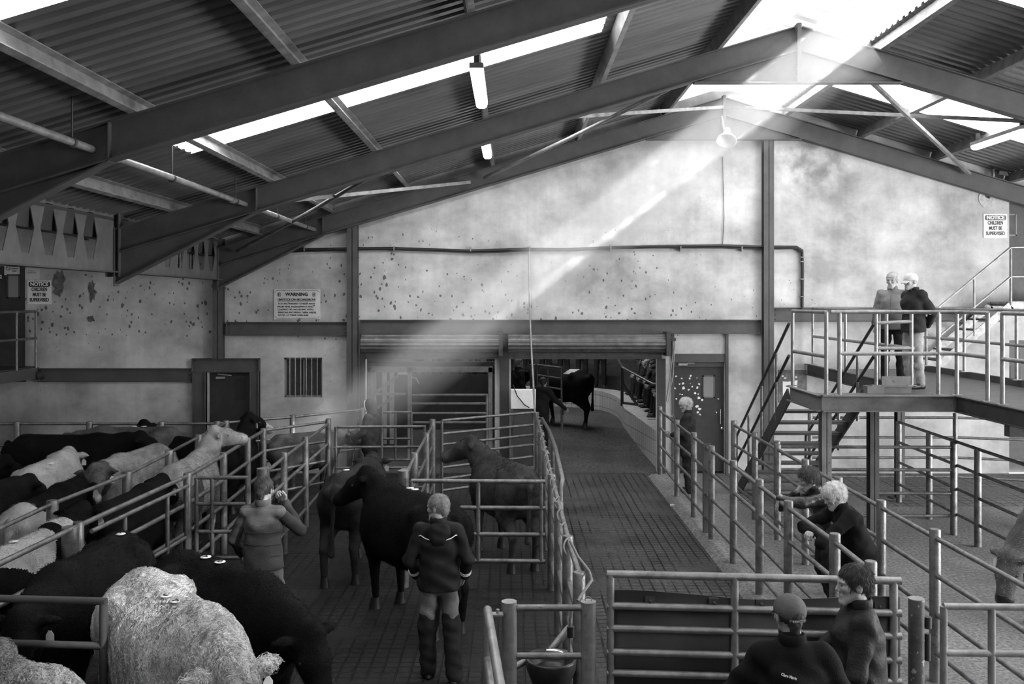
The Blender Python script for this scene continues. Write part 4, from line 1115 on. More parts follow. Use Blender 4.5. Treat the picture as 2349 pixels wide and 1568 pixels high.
# left edge towards the viewer
for y in (11.55, 11.2, 9.6): hpost(XL+0.0, y)
hrail([(XL,YF-0.1,DZ+1.12),(XL,11.55,DZ+1.12)]); hrail([(XL,11.2,DZ+1.12),(XL,8.0,DZ+1.12)]); hrail([(XL,YF,DZ+0.56),(XL,11.55,DZ+0.56)]); hrail([(XL,11.2,DZ+0.56),(XL,8.0,DZ+0.56)])
# left edge towards the wall
for y in (18.35, 16.9, 16.55, 15.05): hpost(XL+0.03, y)
hpost(5.47, YB); hpost(6.0, YB+0.0); hpost(5.85, YB+0.55)
hrail([(XL+0.03,18.35,DZ+1.12),(XL+0.03,13.2,DZ+1.10)]); hrail([(XL+0.03,18.35,DZ+0.56),(XL+0.03,YB,DZ+0.56)])
hrail([(5.47,YB,DZ+0.94),(6.0,YB,DZ+0.96)]); hrail([(5.47,YB,DZ+0.56),(6.0,YB,DZ+0.56)])
# far (right) edge
for y in (17.9, 16.4, 14.7, 13.0, 11.4, 9.8): hpost(XR-0.05, y)
hrail([(XR-0.05,18.3,DZ+1.12),(XR-0.05,8.0,DZ+1.12)]); hrail([(XR-0.05,18.3,DZ+0.56),(XR-0.05,8.0,DZ+0.56)])
# cable dangling where the beam meets the wall
# ---- stairs down to the floor
ts = thing('walkway_stairs', (4.72, YB, 0), 0, 'open steel stairs with dark treads going down from the landing to the floor', 'stairs')
run0, run1 = YB, 16.75
def srel(p): return (p[0]-4.72, p[1]-YB, p[2])
for x in (4.16, 5.30):
    b = MB(); b.sweep_rect(srel((x, run0, DZ-0.14)), srel((x, run1, 0.06)), 0.025, 0.22); b.build('stringer', steel_d, ts)
n = 10
for i in range(n):
    f = (i+0.5)/n
    y = run0+(run1-run0)*f; z = (DZ-0.1)*(1-f)
    b = MB(); b.box(4.18-4.72, 5.28-4.72, y-YB-0.12, y-YB+0.12, z-0.035, z); b.build('tread', wkd, ts)
for x in (4.16, 5.44):
    for dz, nm in ((0.98, 'handrail'), (0.5, 'lower_rail')):
        b = MB(); a = srel((x, run0, DZ-0.05+dz)); c = srel((x, 16.95, 0.02+dz)); 
        b.tube([a, c] + ([srel((x, 16.98, 0.0))] if nm == 'handrail' else []), 0.024, 8); b.build(nm, steel_d, ts)
    for f in (0.22, 0.5, 0.78):
        y = run0+(run1-run0)*f; z = (DZ-0.1)*(1-f)
        b = MB(); b.tube([srel((x, y, z-0.05)), srel((x, y, z+1.02))], 0.024, 8); b.build('rail_post', galv, ts)

# ---- upper stairs at the wall
tu = thing('upper_stairs', (8.3, 18.2, DZ), 0, 'short flight of steel stairs up to the door at the far right of the wall', 'stairs')
ux0, ux1 = 8.25, XP(2297, 18.1); uz1 = ZP(700, 18.1)
for y in (17.75, 18.5):
    b = MB(); b.sweep_rect((ux0-8.3, y-18.2, 0.0), (ux1-8.3, y-18.2, uz1-DZ), 0.02, 0.15); b.sweep_rect((ux1-8.3, y-18.2, uz1-DZ), (ux1-8.3+1.2, y-18.2, uz1-DZ), 0.02, 0.15); b.build('stringer', galv, tu)
for i in range(6):
    f = (i+0.6)/6; b = MB(); x = ux0+(ux1-ux0)*f-8.3; z = (uz1-DZ)*f
    b.box(x-0.13, x+0.13, -0.43, 0.28, z-0.02, z+0.01); b.build('tread', wkd, tu)
b = MB(); b.box(ux1-8.3, ux1-8.3+1.3, -0.45, 0.35, uz1-DZ-0.01, uz1-DZ+0.02); b.build('landing', wkd, tu)
for dz, nm in ((1.13, 'handrail'), (0.56, 'lower_rail')):
    b = MB(); b.tube([(ux0-8.3, -0.45, dz), (ux1-8.3, -0.45, uz1-DZ+dz), (ux1-8.3+1.3, -0.45, uz1-DZ+dz)], 0.024, 8); b.build(nm, galv_l, tu)
for x, z in ((ux1-8.3, uz1-DZ), ((ux0+ux1)/2-8.3, (uz1-DZ)/2), (ux0-8.3+0.05, 0.05)):
    b = MB(); b.tube([(x, -0.45, z), (x, -0.45, z+1.13)], 0.024, 8); b.build('rail_post', galv_l, tu)

# ---- litter on the alley
b = MB(); x, y = G(1542, 1161); b.obox((x, y, 0.02), 0.06, 0.05, 0.03, (0,0,0.4))
tag(b.build('litter', white), 'small white scrap of litter on the alley kerb', 'litter')
# ============================================================ SMOOTH BODIES (signed distances blended, then meshed)
class Blob:
    """union of rounded cones and ellipsoids, smoothly blended; mesh() gives vertices and quads"""
    def __init__(s, k=0.03): s.p = []; s.k = k
    def cone(s, a, b, ra, rb, S=(1,1,1), k=None, op='+'):
        a = np.array(a, float); b = np.array(b, float); S = np.array(S, float); r = max(ra, rb)
        lo = np.minimum(a, b) - r*S - 0.0; hi = np.maximum(a, b) + r*S
        s.p.append(('c', a/S, b/S, ra, rb, S, s.k if k is None else k, op, lo, hi)); return s
    def ball(s, c, r, S=(1,1,1), k=None, op='+'): return s.cone(c, c, r, r, S, k, op)
    def ell(s, c, r, M=None, k=None, op='+'):
        c = np.array(c, float); r = np.array(r, float); R = max(r)
        M = np.eye(3) if M is None else np.array(M, float)
        s.p.append(('e', c, r, M, 0, 0, s.k if k is None else k, op, c-R, c+R)); return s
    def bounds(s):
        ps = [p for p in s.p if p[7] == '+']
        return np.min([p[8] for p in ps], 0), np.max([p[9] for p in ps], 0)
    def mesh(s, res, disp=None, zcut=None):
        lo, hi = s.bounds(); lo = lo - 3*res - 0.02; hi = hi + 3*res + 0.02
        n = np.ceil((hi-lo)/res).astype(int)+1
        ax = [lo[i]+res*np.arange(n[i]) for i in range(3)]
        D = np.full(tuple(n), 0.3, np.float32)
        for p in s.p:
            kind, op, k = p[0], p[7], p[6]
            m = k + 2.5*res + 0.01
            i0 = np.maximum(0, np.floor((p[8]-m-lo)/res).astype(int)); i1 = np.minimum(n, np.ceil((p[9]+m-lo)/res).astype(int)+1)
            if np.any(i1 <= i0): continue
            X = ax[0][i0[0]:i1[0]][:,None,None]; Y = ax[1][i0[1]:i1[1]][None,:,None]; Z = ax[2][i0[2]:i1[2]][None,None,:]
            if kind == 'c':
                a, b, ra, rb, S = p[1:6]
                px, py, pz = X/S[0]-a[0], Y/S[1]-a[1], Z/S[2]-a[2]
                ba = b-a; bb = float(ba@ba)
                if bb < 1e-12: d = np.sqrt(px*px+py*py+pz*pz) - ra
                else:
                    h = np.clip((px*ba[0]+py*ba[1]+pz*ba[2])/bb, 0, 1)
                    d = np.sqrt((px-ba[0]*h)**2+(py-ba[1]*h)**2+(pz-ba[2]*h)**2) - (ra+(rb-ra)*h)
                d = d*float(np.min(S))
            else:
                c, r, M = p[1:4]
                q = [M[0][j]*(X-c[0])+M[1][j]*(Y-c[1])+M[2][j]*(Z-c[2]) for j in range(3)]
                k0 = np.sqrt((q[0]/r[0])**2+(q[1]/r[1])**2+(q[2]/r[2])**2)
                k1 = np.sqrt((q[0]/r[0]**2)**2+(q[1]/r[1]**2)**2+(q[2]/r[2]**2)**2)+1e-9
                d = k0*(k0-1.0)/k1
            sl = D[i0[0]:i1[0], i0[1]:i1[1], i0[2]:i1[2]]
            if op == '+':
                if k > 0:
                    h = np.maximum(k-np.abs(sl-d), 0)/k
                    sl[...] = np.minimum(sl, d) - h*h*k*0.25
                else: sl[...] = np.minimum(sl, d)
            else:
                kk = max(k, 1e-4); h = np.maximum(kk-np.abs(sl+d), 0)/kk
                sl[...] = np.maximum(sl, -d) + h*h*kk*0.25
        if disp is not None: D = D + disp(ax[0][:,None,None], ax[1][None,:,None], ax[2][None,None,:]).astype(np.float32)
        if zcut is not None: D = np.maximum(D, (zcut - ax[2])[None,None,:].astype(np.float32))
        return surface_net(D, lo, res)

def surface_net(D, lo, res):
    ins = D < 0
    c = [slice(0,-1), slice(1,None)]
    cnt = np.zeros(np.array(D.shape)-1, np.int8)
    acc = np.zeros(tuple(np.array(D.shape)-1)+(3,), np.float32); ne = np.zeros(tuple(np.array(D.shape)-1), np.float32)
    for i in (0,1):
        for j in (0,1):
            for k in (0,1): cnt += ins[c[i],c[j],c[k]]
    active = (cnt > 0) & (cnt < 8)
    idx = np.argwhere(active)
    if len(idx) == 0: return np.zeros((0,3)), np.zeros((0,4), int)
    P = np.zeros((len(idx),3)); W_ = np.zeros(len(idx))
    I, J, K = idx.T
    for (a, b) in [((i,j,0),(i,j,1)) for i in (0,1) for j in (0,1)]+[((i,0,j),(i,1,j)) for i in (0,1) for j in (0,1)]+[((0,i,j),(1,i,j)) for i in (0,1) for j in (0,1)]:
        da = D[I+a[0],J+a[1],K+a[2]]; db = D[I+b[0],J+b[1],K+b[2]]
        m = (da < 0) != (db < 0)
        t = np.where(m, da/np.where(da == db, 1, da-db), 0)
        for ax_ in range(3): P[:,ax_] += np.where(m, a[ax_]+(b[ax_]-a[ax_])*t, 0)
        W_ += m
    P = (P/W_[:,None] + idx)*res + lo
    num = -np.ones(active.shape, int); num[I,J,K] = np.arange(len(idx))
    Q = []
    for ax_ in range(3):
        sl0 = [slice(None)]*3; sl1 = [slice(None)]*3; sl0[ax_] = slice(0,-1); sl1[ax_] = slice(1,None)
        ch = ins[tuple(sl0)] != ins[tuple(sl1)]
        e = np.argwhere(ch); u, v = [(1,2),(2,0),(0,1)][ax_]
        ok = (e[:,u] > 0) & (e[:,v] > 0) & (e[:,u] < D.shape[u]-1) & (e[:,v] < D.shape[v]-1); e = e[ok]
        flip = ins[tuple(e.T)]
        def at(du, dv):
            q = e.copy(); q[:,u] += du; q[:,v] += dv; return num[tuple(q.T)]
        quad = np.stack([at(-1,-1), at(0,-1), at(0,0), at(-1,0)], 1)
        quad[~flip] = quad[~flip][:, ::-1]
        Q.append(quad[(quad >= 0).all(1)])
    return P, np.concatenate(Q)

def np_mesh(name, parts, mats):
    """parts: list of (verts, faces(n,k) array, material index) merged in one mesh, smooth shaded"""
    nv = sum(len(p[0]) for p in parts)
    V = np.concatenate([p[0] for p in parts]).astype(np.float32)
    loops = []; ls = []; lt = []; mi = []; off = 0; lo_ = 0
    for v, f, m in parts:
        f = np.asarray(f)
        if len(f):
            loops.append((f+off).ravel()); k = f.shape[1]
            ls.append(lo_+k*np.arange(len(f))); lt.append(np.full(len(f), k)); mi.append(np.full(len(f), m)); lo_ += k*len(f)
        off += len(v)
    L_ = np.concatenate(loops); S_ = np.concatenate(ls); M_ = np.concatenate(mi)
    me = bpy.data.meshes.new(name)
    me.vertices.add(nv); me.vertices.foreach_set('co', V.ravel())
    me.loops.add(len(L_)); me.loops.foreach_set('vertex_index', L_.astype(np.int32))
    me.polygons.add(len(S_)); me.polygons.foreach_set('loop_start', S_.astype(np.int32))
    me.polygons.foreach_set('loop_total', np.concatenate(lt).astype(np.int32))
    me.polygons.foreach_set('use_smooth', np.ones(len(S_), bool))
    for m in mats: me.materials.append(m)
    me.polygons.foreach_set('material_index', M_.astype(np.int32))
    me.update(calc_edges=True); me.validate()
    return me

def strands(V, Q, n, length, width, lay, curl=0.0, rng=None, lift=0.35, seg=3, keep=None, lenvar=0.4):
    """hair ribbons rooted on quads of a body; lay: function(points, normals) -> direction"""
    rng = rng or np.random.default_rng(1)
    a, b, c, d = (V[Q[:,i]] for i in range(4))
    ar = np.linalg.norm(np.cross(c-a, d-b), axis=1)
    ctr = (a+c)/2
    if keep is not None: ar = ar*keep(ctr)
    pick = rng.choice(len(Q), n, p=ar/ar.sum())
    u, v = rng.random((2, n, 1))
    P = (a[pick]*(1-u)+b[pick]*u)*(1-v) + (d[pick]*(1-u)+c[pick]*u)*v
    N = np.cross(c[pick]-a[pick], d[pick]-b[pick]); N /= np.linalg.norm(N, axis=1)[:,None]+1e-9
    Dd = lay(P, N); Dd = Dd - N*np.sum(Dd*N, 1)[:,None]; Dd /= np.linalg.norm(Dd, axis=1)[:,None]+1e-9
    T = np.cross(N, Dd)
    L_ = length*(1-lenvar+2*lenvar*rng.random((n,1)))
    clump = np.sin(P[:,:1]*23+np.sin(P[:,1:2]*17)*2+P[:,2:3]*19)*2.0
    ph = clump*1.5+rng.random((n,1))*1.2
    w = T*np.cos(rng.random((n,1))*6) + N*0.3; w /= np.linalg.norm(w, axis=1)[:,None]; w *= width
    rows = []
    for s_ in range(seg+1):
        t = s_/seg
        ang = ph + curl*t
        off = Dd*L_*(t*(1-0.5*curl/6 if curl else 1)) + N*L_*lift*math.sin(t*PI*0.7) 
        if curl: off = off*0.55 + (T*np.sin(ang)+Dd*np.cos(ang)*0.6 - T*np.sin(ph)-Dd*np.cos(ph)*0.6)*L_*0.33
        else: off = off + T*np.sin(ph*2)*L_*0.18*t
        ww = w*(1-t*0.85)
        rows.append(P+off-ww); rows.append(P+off+ww)
    Vs = np.stack(rows, 1).reshape(-1, 3); k = 2*(seg+1)
    base = np.arange(n)[:,None]*k
    F_ = np.concatenate([base+np.array([[2*i, 2*i+1, 2*i+3, 2*i+2]]) for i in range(seg)])
    return Vs, F_

def folds(amp, f=1.0, seed=0.0, dirz=1.0):
    def g(X, Y, Z):
        a = np.sin(X*31*f+seed+np.sin(Z*19*f+seed)*1.6)*np.sin(Z*23*f*dirz+Y*11+seed*2)
        b_ = np.sin(Z*47*f+X*17+np.sin(Y*29+seed)*1.5)
        return amp*(a+0.6*b_)
    return g

# ------------------------------------------------------------ materials for living things
skin = mat('skin', 0.26, 0.55, 0, 0.12, 12, 0.05, 90)
skin_l = mat('skin_light', 0.32, 0.55, 0, 0.12, 12, 0.05, 90)
eye_m = mat('eye_dark', 0.02, 0.15)
def cloth(name, v, var=0.25, sc_=6, bump=0.25, rough=0.85, bs=120): return mat(name, v, rough, 0, var, sc_, bump, bs, spec=0.08)
def hairm(name, v, var=0.45): return mat(name, v, 0.6, 0, var, 25, spec=0.3)
def coatm(name, v, var=0.5, sc_=3.0): return mat(name, v, 0.8, 0, var, sc_, 0.6, 60, stretch=(1, 1.6, 1), spec=0.08)

def Rz(a): return np.array([[math.cos(a), -math.sin(a), 0], [math.sin(a), math.cos(a), 0], [0,0,1]])
def Rx(a): return np.array([[1,0,0],[0, math.cos(a), -math.sin(a)], [0, math.sin(a), math.cos(a)]])
def Ry(a): return np.array([[math.cos(a),0,math.sin(a)],[0,1,0],[-math.sin(a),0,math.cos(a)]])

def head_blob(c, M, fine=True):
    """c head centre, M rotation (columns: right, forward, up)"""
    b = Blob(0.02); c = np.array(c, float)
    def T(p): return c + M @ np.array(p, float)
    b.ell(T((0,-.018,.032)), (.076,.098,.088), M)
    b.cone(T((0,.035,.0)), T((0,.05,-.065)), .058, .04)
    for s in (-1, 1):
        b.cone(T((s*.047,-.0,-.05)), T((s*.018,.068,-.098)), .024, .019)
        b.ball(T((s*.043,.062,-.012)), .022)
        b.cone(T((s*.048,.072,.03)), T((s*.012,.083,.028)), .011, .01, k=.012)
    b.cone(T((-.014,.075,-.106)), T((.014,.075,-.106)), .017, .017)
    b.cone(T((0,.080,.022)), T((0,.100,-.022)), .010, .0135, k=.008)
    for s in (-1,1): b.ball(T((s*.012,.090,-.028)), .009, k=.006)
    b.cone(T((-.02,.083,-.057)), T((.02,.083,-.057)), .009, .009, k=.006)
    b.cone(T((-.016,.08,-.072)), T((.016,.08,-.072)), .010, .010, k=.006)
    for s in (-1,1): b.ball(T((s*.031,.096,.012)), .0125, k=.014, op='-')
    b.cone(T((-.022,.094,-.0645)), T((.022,.094,-.0645)), .0035, .0035, k=.004, op='-')
    for s in (-1,1):
        b.ell(T((s*.079,-.012,-.004)), (.009,.020,.032), M @ Rz(s*0.35), k=.006)
        b.ball(T((s*.090,-.004,.002)), .010, k=.006, op='-')
    return b, T

def hand_blob(w, d, nrm, side, curl=0.5, spread=0.12, thumb=0.6, sc_=1.0):
    """w wrist, d direction of the palm, nrm palm-facing direction, side +1 right / -1 left"""
    w = np.array(w, float); d = np.array(d, float); d /= np.linalg.norm(d)
    nrm = np.array(nrm, float); nrm = nrm - d*(nrm@d); nrm /= np.linalg.norm(nrm)
    t = np.cross(d, nrm)*side      # towards the thumb
    b = Blob(0.008)
    def T(x, y, z): return w + (d*y + t*x + nrm*z)*sc_
    b.cone(T(0,-.03,0), T(0,.015,0), .027*sc_, .026*sc_, k=.02)
    for x in (-.028,-.009,.010,.028): b.cone(T(x*.7,.02,0), T(x,.088,0.002), .0145*sc_, .0115*sc_, k=.012)
    for x, l, y0 in ((-.031,.062,.084),(-.0105,.074,.09),(.0105,.08,.092),(.031,.07,.088)):
        p = T(x, y0, .002); a = curl*0.6; sp = x*spread*6
        q = p
        for seg_, ln in enumerate((.45,.32,.25)):
            dirv = (d*math.cos(a) + nrm*math.sin(a) + t*sp*0.25); dirv /= np.linalg.norm(dirv)
            q2 = q + dirv*l*ln*sc_*1.08
            b.cone(q, q2, (.0098-.0010*seg_)*sc_, (.0090-.0011*seg_)*sc_, k=.003)
            q = q2; a += curl*(1.05 if seg_ == 0 else 0.8)
    p = T(.024,.02,.006); q = p + (t*.75+d*.75+nrm*.25*thumb)*.042*sc_; r = q + (t*.25+d*.95+nrm*.5*thumb)*.034*sc_; u = r+(d+nrm*.5*thumb)*.026*sc_
    b.cone(p, q, .0165*sc_, .0125*sc_, k=.012); b.cone(q, r, .0118*sc_, .0100*sc_, k=.004); b.cone(r, u, .0100*sc_, .0085*sc_, k=.003)
    return b

POSE0 = dict(hip=(0,0,.93), waist=(0,-.01,1.08), chest=(0,.0,1.28), neck=(0,-.015,1.46), head=(0,.025,1.61),
    shR=(.165,-.01,1.40), shL=(-.165,-.01,1.40), elR=(.245,-.04,1.13), elL=(-.245,-.04,1.13), wrR=(.255,.05,.89), wrL=(-.255,.05,.89),
    hpR=(.09,0,.90), hpL=(-.09,0,.90), knR=(.11,.02,.50), knL=(-.11,.02,.50), anR=(.12,-.03,.09), anL=(-.12,-.03,.09))

def person(loc, rz, label, pose=None, yaw=0.0, pitch=0.0, roll=0.0, h=1.75, skin_mat=None, top=None, top_kind='jacket', bottom=None, top2=None, bottom2=None,
           shoe=None, hair=('short', 0.05), cap=None, hood=None, hands=None, res=0.016, hres=0.0065, toe=None, fat=1.0, group=None, seed=0, detail=True, jacket_len=0.0, name='person', hairn=2500, sleeve=None):
    P = dict(POSE0); P.update(pose or {})
    P = {k: np.array(v, float) for k, v in P.items()}
    sk = skin_mat or skin; top = top or cloth('cloth_dark', 0.02); bottom = bottom or cloth('trousers_dark', 0.025); shoe = shoe or mat('boots', 0.012, 0.45)
    root = thing(name, loc, rz, label, 'person', group); root.scale = (h/1.75,)*3
    M = Rz(yaw) @ Rx(pitch) @ Ry(roll)
    hc = P['head']
    # --- body: one continuous skin mesh (head, neck, trunk, limbs, hands)
    B = Blob(0.04); g = 0.9
    def trunk(b, infl=0.0, low=True):
        S = (1.22*fat**.5, .86*fat, 1)
        b.cone(P['hip'], P['waist'], .135+infl, .125*fat+infl, S); b.cone(P['waist'], P['chest'], .125*fat+infl, .14+infl, S)
        up = P['chest']*.45+P['neck']*.55
        b.cone(P['chest'], up, .14+infl, .085+infl, S)
        b.cone(P['shR'], P['shL'], .052+infl, .052+infl, (1,1.05,1))
    def arms(b, infl=0.0, ra=.05, rb=.042, rc=.03):
        for s in 'RL':
            b.cone(P['sh'+s], P['el'+s], ra+infl, rb+infl); b.cone(P['el'+s], P['wr'+s], rb+infl, rc+infl)
    def legs(b, infl=0.0, ra=.085, rb=.056, rc=.038):
        for s in 'RL':
            b.cone(P['hp'+s], P['kn'+s], ra+infl, rb+infl); b.cone(P['kn'+s], P['an'+s], rb+infl, rc+infl)
    trunk(B, -.02); arms(B, -.008); legs(B, -.01)
    B.cone(P['neck']-np.array([0,0,.04]), hc+M@np.array([0,-.02,-.05]), .057, .053, k=.03)
    v0, q0 = B.mesh(max(res, .022))
    parts = [(v0, q0, 0)]
    hb, T = head_blob(hc, M)
    hb.cone(P['neck'], hc+M@np.array([0,-.02,-.05]), .056, .052, k=.03)
    hv, hq = hb.mesh(hres); parts.append((hv, hq, 0))
    if detail:
        e = Blob(0)
        for s in (-1,1): e.ball(T((s*.031,.0755,.011)), .0115)
        ev, eq = e.mesh(.004); parts.append((ev, eq, 1))
    # neck skin slightly larger
    hands = hands or {}
    for s, sg in (('R',1),('L',-1)):
        hd = hands.get(s, {})
        if hd == 'hidden': continue
        fa = P['wr'+s]-P['el'+s]; fa /= np.linalg.norm(fa)
        d = np.array(hd.get('d', fa)); nr = np.array(hd.get('n', (-sg,0.2,0)))
        hbl = hand_blob(P['wr'+s]+fa*.0, d, nr, sg, hd.get('curl', .5), thumb=hd.get('thumb', .6))
        hv2, hq2 = hbl.mesh(.0045 if detail else .009); parts.append((hv2, hq2, 0))
    mesh_obj('body', np_mesh('body', parts, [sk, mat('eye_grey', 0.07, 0.3)]), root)
    # --- clothing
    J = Blob(0.028); infl = .019
    trunk(J, infl)
    J.cone(P['hip']+(0,0,.06), P['hip']+(0,0,-.12), .158, .166, (1.2,.94,1), k=.03)
    if jacket_len:
        lowc = (P['hpR']+P['hpL'])/2
        for s in 'RL':
            kd = P['kn'+s]-P['hp'+s]
            J.cone(P['hp'+s]+(0,0,.06), P['hp'+s]+kd*jacket_len, .105, .12, k=.09)
    for s in 'RL':
        fa = P['wr'+s]-P['el'+s]
        if top_kind == 'vest': continue
        J.cone(P['sh'+s], P['el'+s], .071, .060); J.cone(P['el'+s], P['wr'+s]-fa*.02, .058, .046)
    J.cone(P['neck']-(0,0,.05), P['neck']+(hc-P['neck'])*.15, .070, .064, k=.03)
    hem = P['hip'][2]-.085 if not jacket_len else None
    jv, jq = J.mesh(res, folds(.0075 if top_kind != 'vest' else .004, .8, seed), hem if P['hip'][2] > .8 else None)
    jm = np_mesh('jacket', [(jv, jq, 0)], [top] + ([top2[0]] if top2 else []))
    if top2: jm.polygons.foreach_set('material_index', (top2[1]((jv[jq[:,0]]+jv[jq[:,2]])/2)).astype(np.int32))
    mesh_obj('jacket' if top_kind != 'vest' else 'waistcoat', jm, root)
    if top_kind == 'vest':
        A = Blob(0.03)
        for s in 'RL':
            A.cone(P['sh'+s], P['el'+s], .062, .054); A.cone(P['el'+s], P['wr'+s]*.97+P['el'+s]*.03, .053, .04)
        av, aq = A.mesh(res, folds(.004, 1.2, seed+1)); mesh_obj('sleeves', np_mesh('sleeves', [(av, aq, 0)], [sleeve or top]), root)
    # collar
    C = Blob(0.02); cn = P['neck']+(hc-P['neck'])*.25
    for i in range(24):
        a0, a1 = 2*PI*i/24, 2*PI*(i+1)/24
        if abs(((i+.5)/24*360-90)) < 32: continue
        C.cone(cn+(.066*math.cos(a0), .064*math.sin(a0)-.008, -.008), cn+(.066*math.cos(a1), .064*math.sin(a1)-.008, -.008), .008, .008, (1,1,2.6))
    cv, cq = C.mesh(.006); mesh_obj('collar', np_mesh('collar', [(cv, cq, 0)], [top]), root)
    Tb = Blob(0.04)
    Tb.cone(P['hip']+(0,0,.06), P['hip']-(0,0,.02), .125, .13, (1.18,.9,1))
    for s in 'RL':
        Tb.cone(P['hp'+s], P['kn'+s], .092, .070, k=.025); Tb.cone(P['kn'+s], P['an'+s]-(0,0,.01), .068, .062, k=.03)
    tv, tq = Tb.mesh(res, folds(.006, .9, seed+3)); tm = np_mesh('trousers', [(tv, tq, 0)], [bottom] + ([bottom2[0]] if bottom2 else []))
    if bottom2: tm.polygons.foreach_set('material_index', (bottom2[1]((tv[tq[:,0]]+tv[tq[:,2]])/2)).astype(np.int32))
    mesh_obj('trousers', tm, root)
    Sb = Blob(0.02)
    for s in 'RL':
        tdir = np.array((toe or {}).get(s, (0.12 if s == 'R' else -.12, 1, 0)), float); tdir /= np.linalg.norm(tdir)
        a = P['an'+s]
        Sb.cone(a+(0,0,-.01), a+(0,0,.05), .052, .05); Sb.cone(a-tdir*.03+(0,0,-.045), a+tdir*.15+(0,0,-.05), .042, .036, (1,1,.95)); Sb.cone(a-tdir*.05+(0,0,-.07), a+tdir*.17+(0,0,-.07), .018, .018, (2,2,1), k=.01)
    sv, sq = Sb.mesh(.012); mesh_obj('boots', np_mesh('boots', [(sv, sq, 0)], [shoe]), root)
    # --- hair, cap, hood
    if hair:
        kind, hvv = hair[0], hair[1]
        if cap is not None or hood is not None: hairn = 0; kind = 'under'
        hm = hairm('hair_%03d' % int(hvv*1000), hvv)
        H = Blob(0.012)
        grow = {'short': .008, 'full': .016, 'bald': .004, 'under': .003}[kind]
        H.ell(T((0,-.022,.036)), (.077+grow,.100+grow,.088+grow*1.2), M)
        H.cone(T((0,-.075,-.02)), T((0,-.065,-.06)), .05 if kind != 'under' else .04, .035 if kind != 'under' else .032)
        # cut the face and everything under the hairline free
        H.cone(T((-.05,.125,-.01)), T((.05,.125,-.01)), .085 if kind != 'full' else .078, .085 if kind != 'full' else .078, k=.012, op='-')
        H.cone(T((0,.10,-.10)), T((0,.03,-.13)), .11, .09, k=.012, op='-')
        for s in (-1,1): H.cone(T((s*.10,.012,-.012)), T((s*.10,.03,-.06)), .036, .05, k=.01, op='-')
        if kind == 'bald': H.ell(T((0,.0,.085)), (.065,.09,.07), M, k=.01, op='-')
        Hv, Hq = H.mesh(hres, lambda X,Y,Z: .0022*np.sin(X*160+np.sin(Z*90)*2)*np.sin(Y*130+Z*70))
        pr = [(Hv, Hq, 0)]
        if hairn and detail:
            up = M @ np.array([0,0.1,1.0]); fw = M @ np.array([0,1.0,0]); cc = hc+M@np.array([0,-.05,.11])
            def lay(Pp, Nn):
                d = Pp-cc; return d/ (np.linalg.norm(d,axis=1)[:,None]+1e-6) - up*0.55 + fw*0.15
            s_v, s_f = strands(Hv, Hq, hairn, .022 if kind != 'full' else .036, .0015, lay, 0, np.random.default_rng(seed+5), .22 if kind != 'full' else .32)
            pr.append((s_v, s_f, 0))
        mesh_obj('hair', np_mesh('hair', pr, [hm]), root)
    if cap is not None:
        K = Blob(0.012)
        K.ell(T((0,-.015,.045)), (.091,.112,.09), M)
        K.cone(T((-.2,0,-.09)), T((.2,0,-.09)), .118, .118, k=.006, op='-')
        K.ell(T((0,-.115,.012)), (.036,.04,.028), M, k=.006, op='-')
        kv, kq = K.mesh(hres); 
        o = mesh_obj('cap', np_mesh('cap', [(kv, kq, 0)], [cap]), root)
        Vz = Blob(0.01)
        Vz.cone(T((-.03,.09,.035)), T((.03,.09,.035)), .03, .03, k=.02); Vz.cone(T((-.02,.13,.026)), T((.02,.13,.026)), .032, .032, k=.02)
        m_ = Blob(0.008); m_.p = Vz.p
        # a thin bent peak
        me = MB(); n = 9; vs = []
        for r_, y_ in ((0,0),(1,.4),(2,.8),(3,1.0)):
            for i in range(n):
                a = -1.15+2.3*i/(n-1); w_ = [.074,.074,.066,.05][r_]
                vs.append(tuple(T((w_*math.sin(a)*1.05, .068+[.0,.035,.06,.072][r_]*math.cos(a*.75)+ .022*math.cos(a), .032-.012*r_-.018*abs(math.sin(a))**2))))
        me.add(vs, [(r_*n+i, r_*n+i+1, (r_+1)*n+i+1, (r_+1)*n+i) for r_ in range(3) for i in range(n-1)], True)
        pk = me.build('peak', cap, o); md = pk.modifiers.new('thick', 'SOLIDIFY'); md.thickness = .005
        bb = MB(); bb.tube([T((.05*math.cos(a), -.115+.012*math.sin(a)*0+.012*abs(math.cos(a)), .0+.0)) for a in np.linspace(PI, 2*PI, 9)], .007, 6); bb.build('strap', cap, o)
    if hood is not None:
        hdm, trim_ = hood
        K = Blob(0.02); K.ell(T((0,-.03,.02)), (.105,.13,.125), M); K.cone(T((0,-.06,-.06)), T((0,-.06,-.13)), .09, .1)
        K.ell(T((0,.12,-.02)), (.075,.10,.105), M, k=.01, op='-')
        kv, kq = K.mesh(hres); o = mesh_obj('hood', np_mesh('hood', [(kv, kq, 0)], [hdm]), root)
        bb = MB(); bb.tube([T((.082*math.sin(a), .055+.02*math.cos(a), -.015+.112*math.cos(a))) for a in np.linspace(-2.6, 2.6, 25)], .008, 6); bb.build('hood_edging', trim_, o)
    return root, P, T

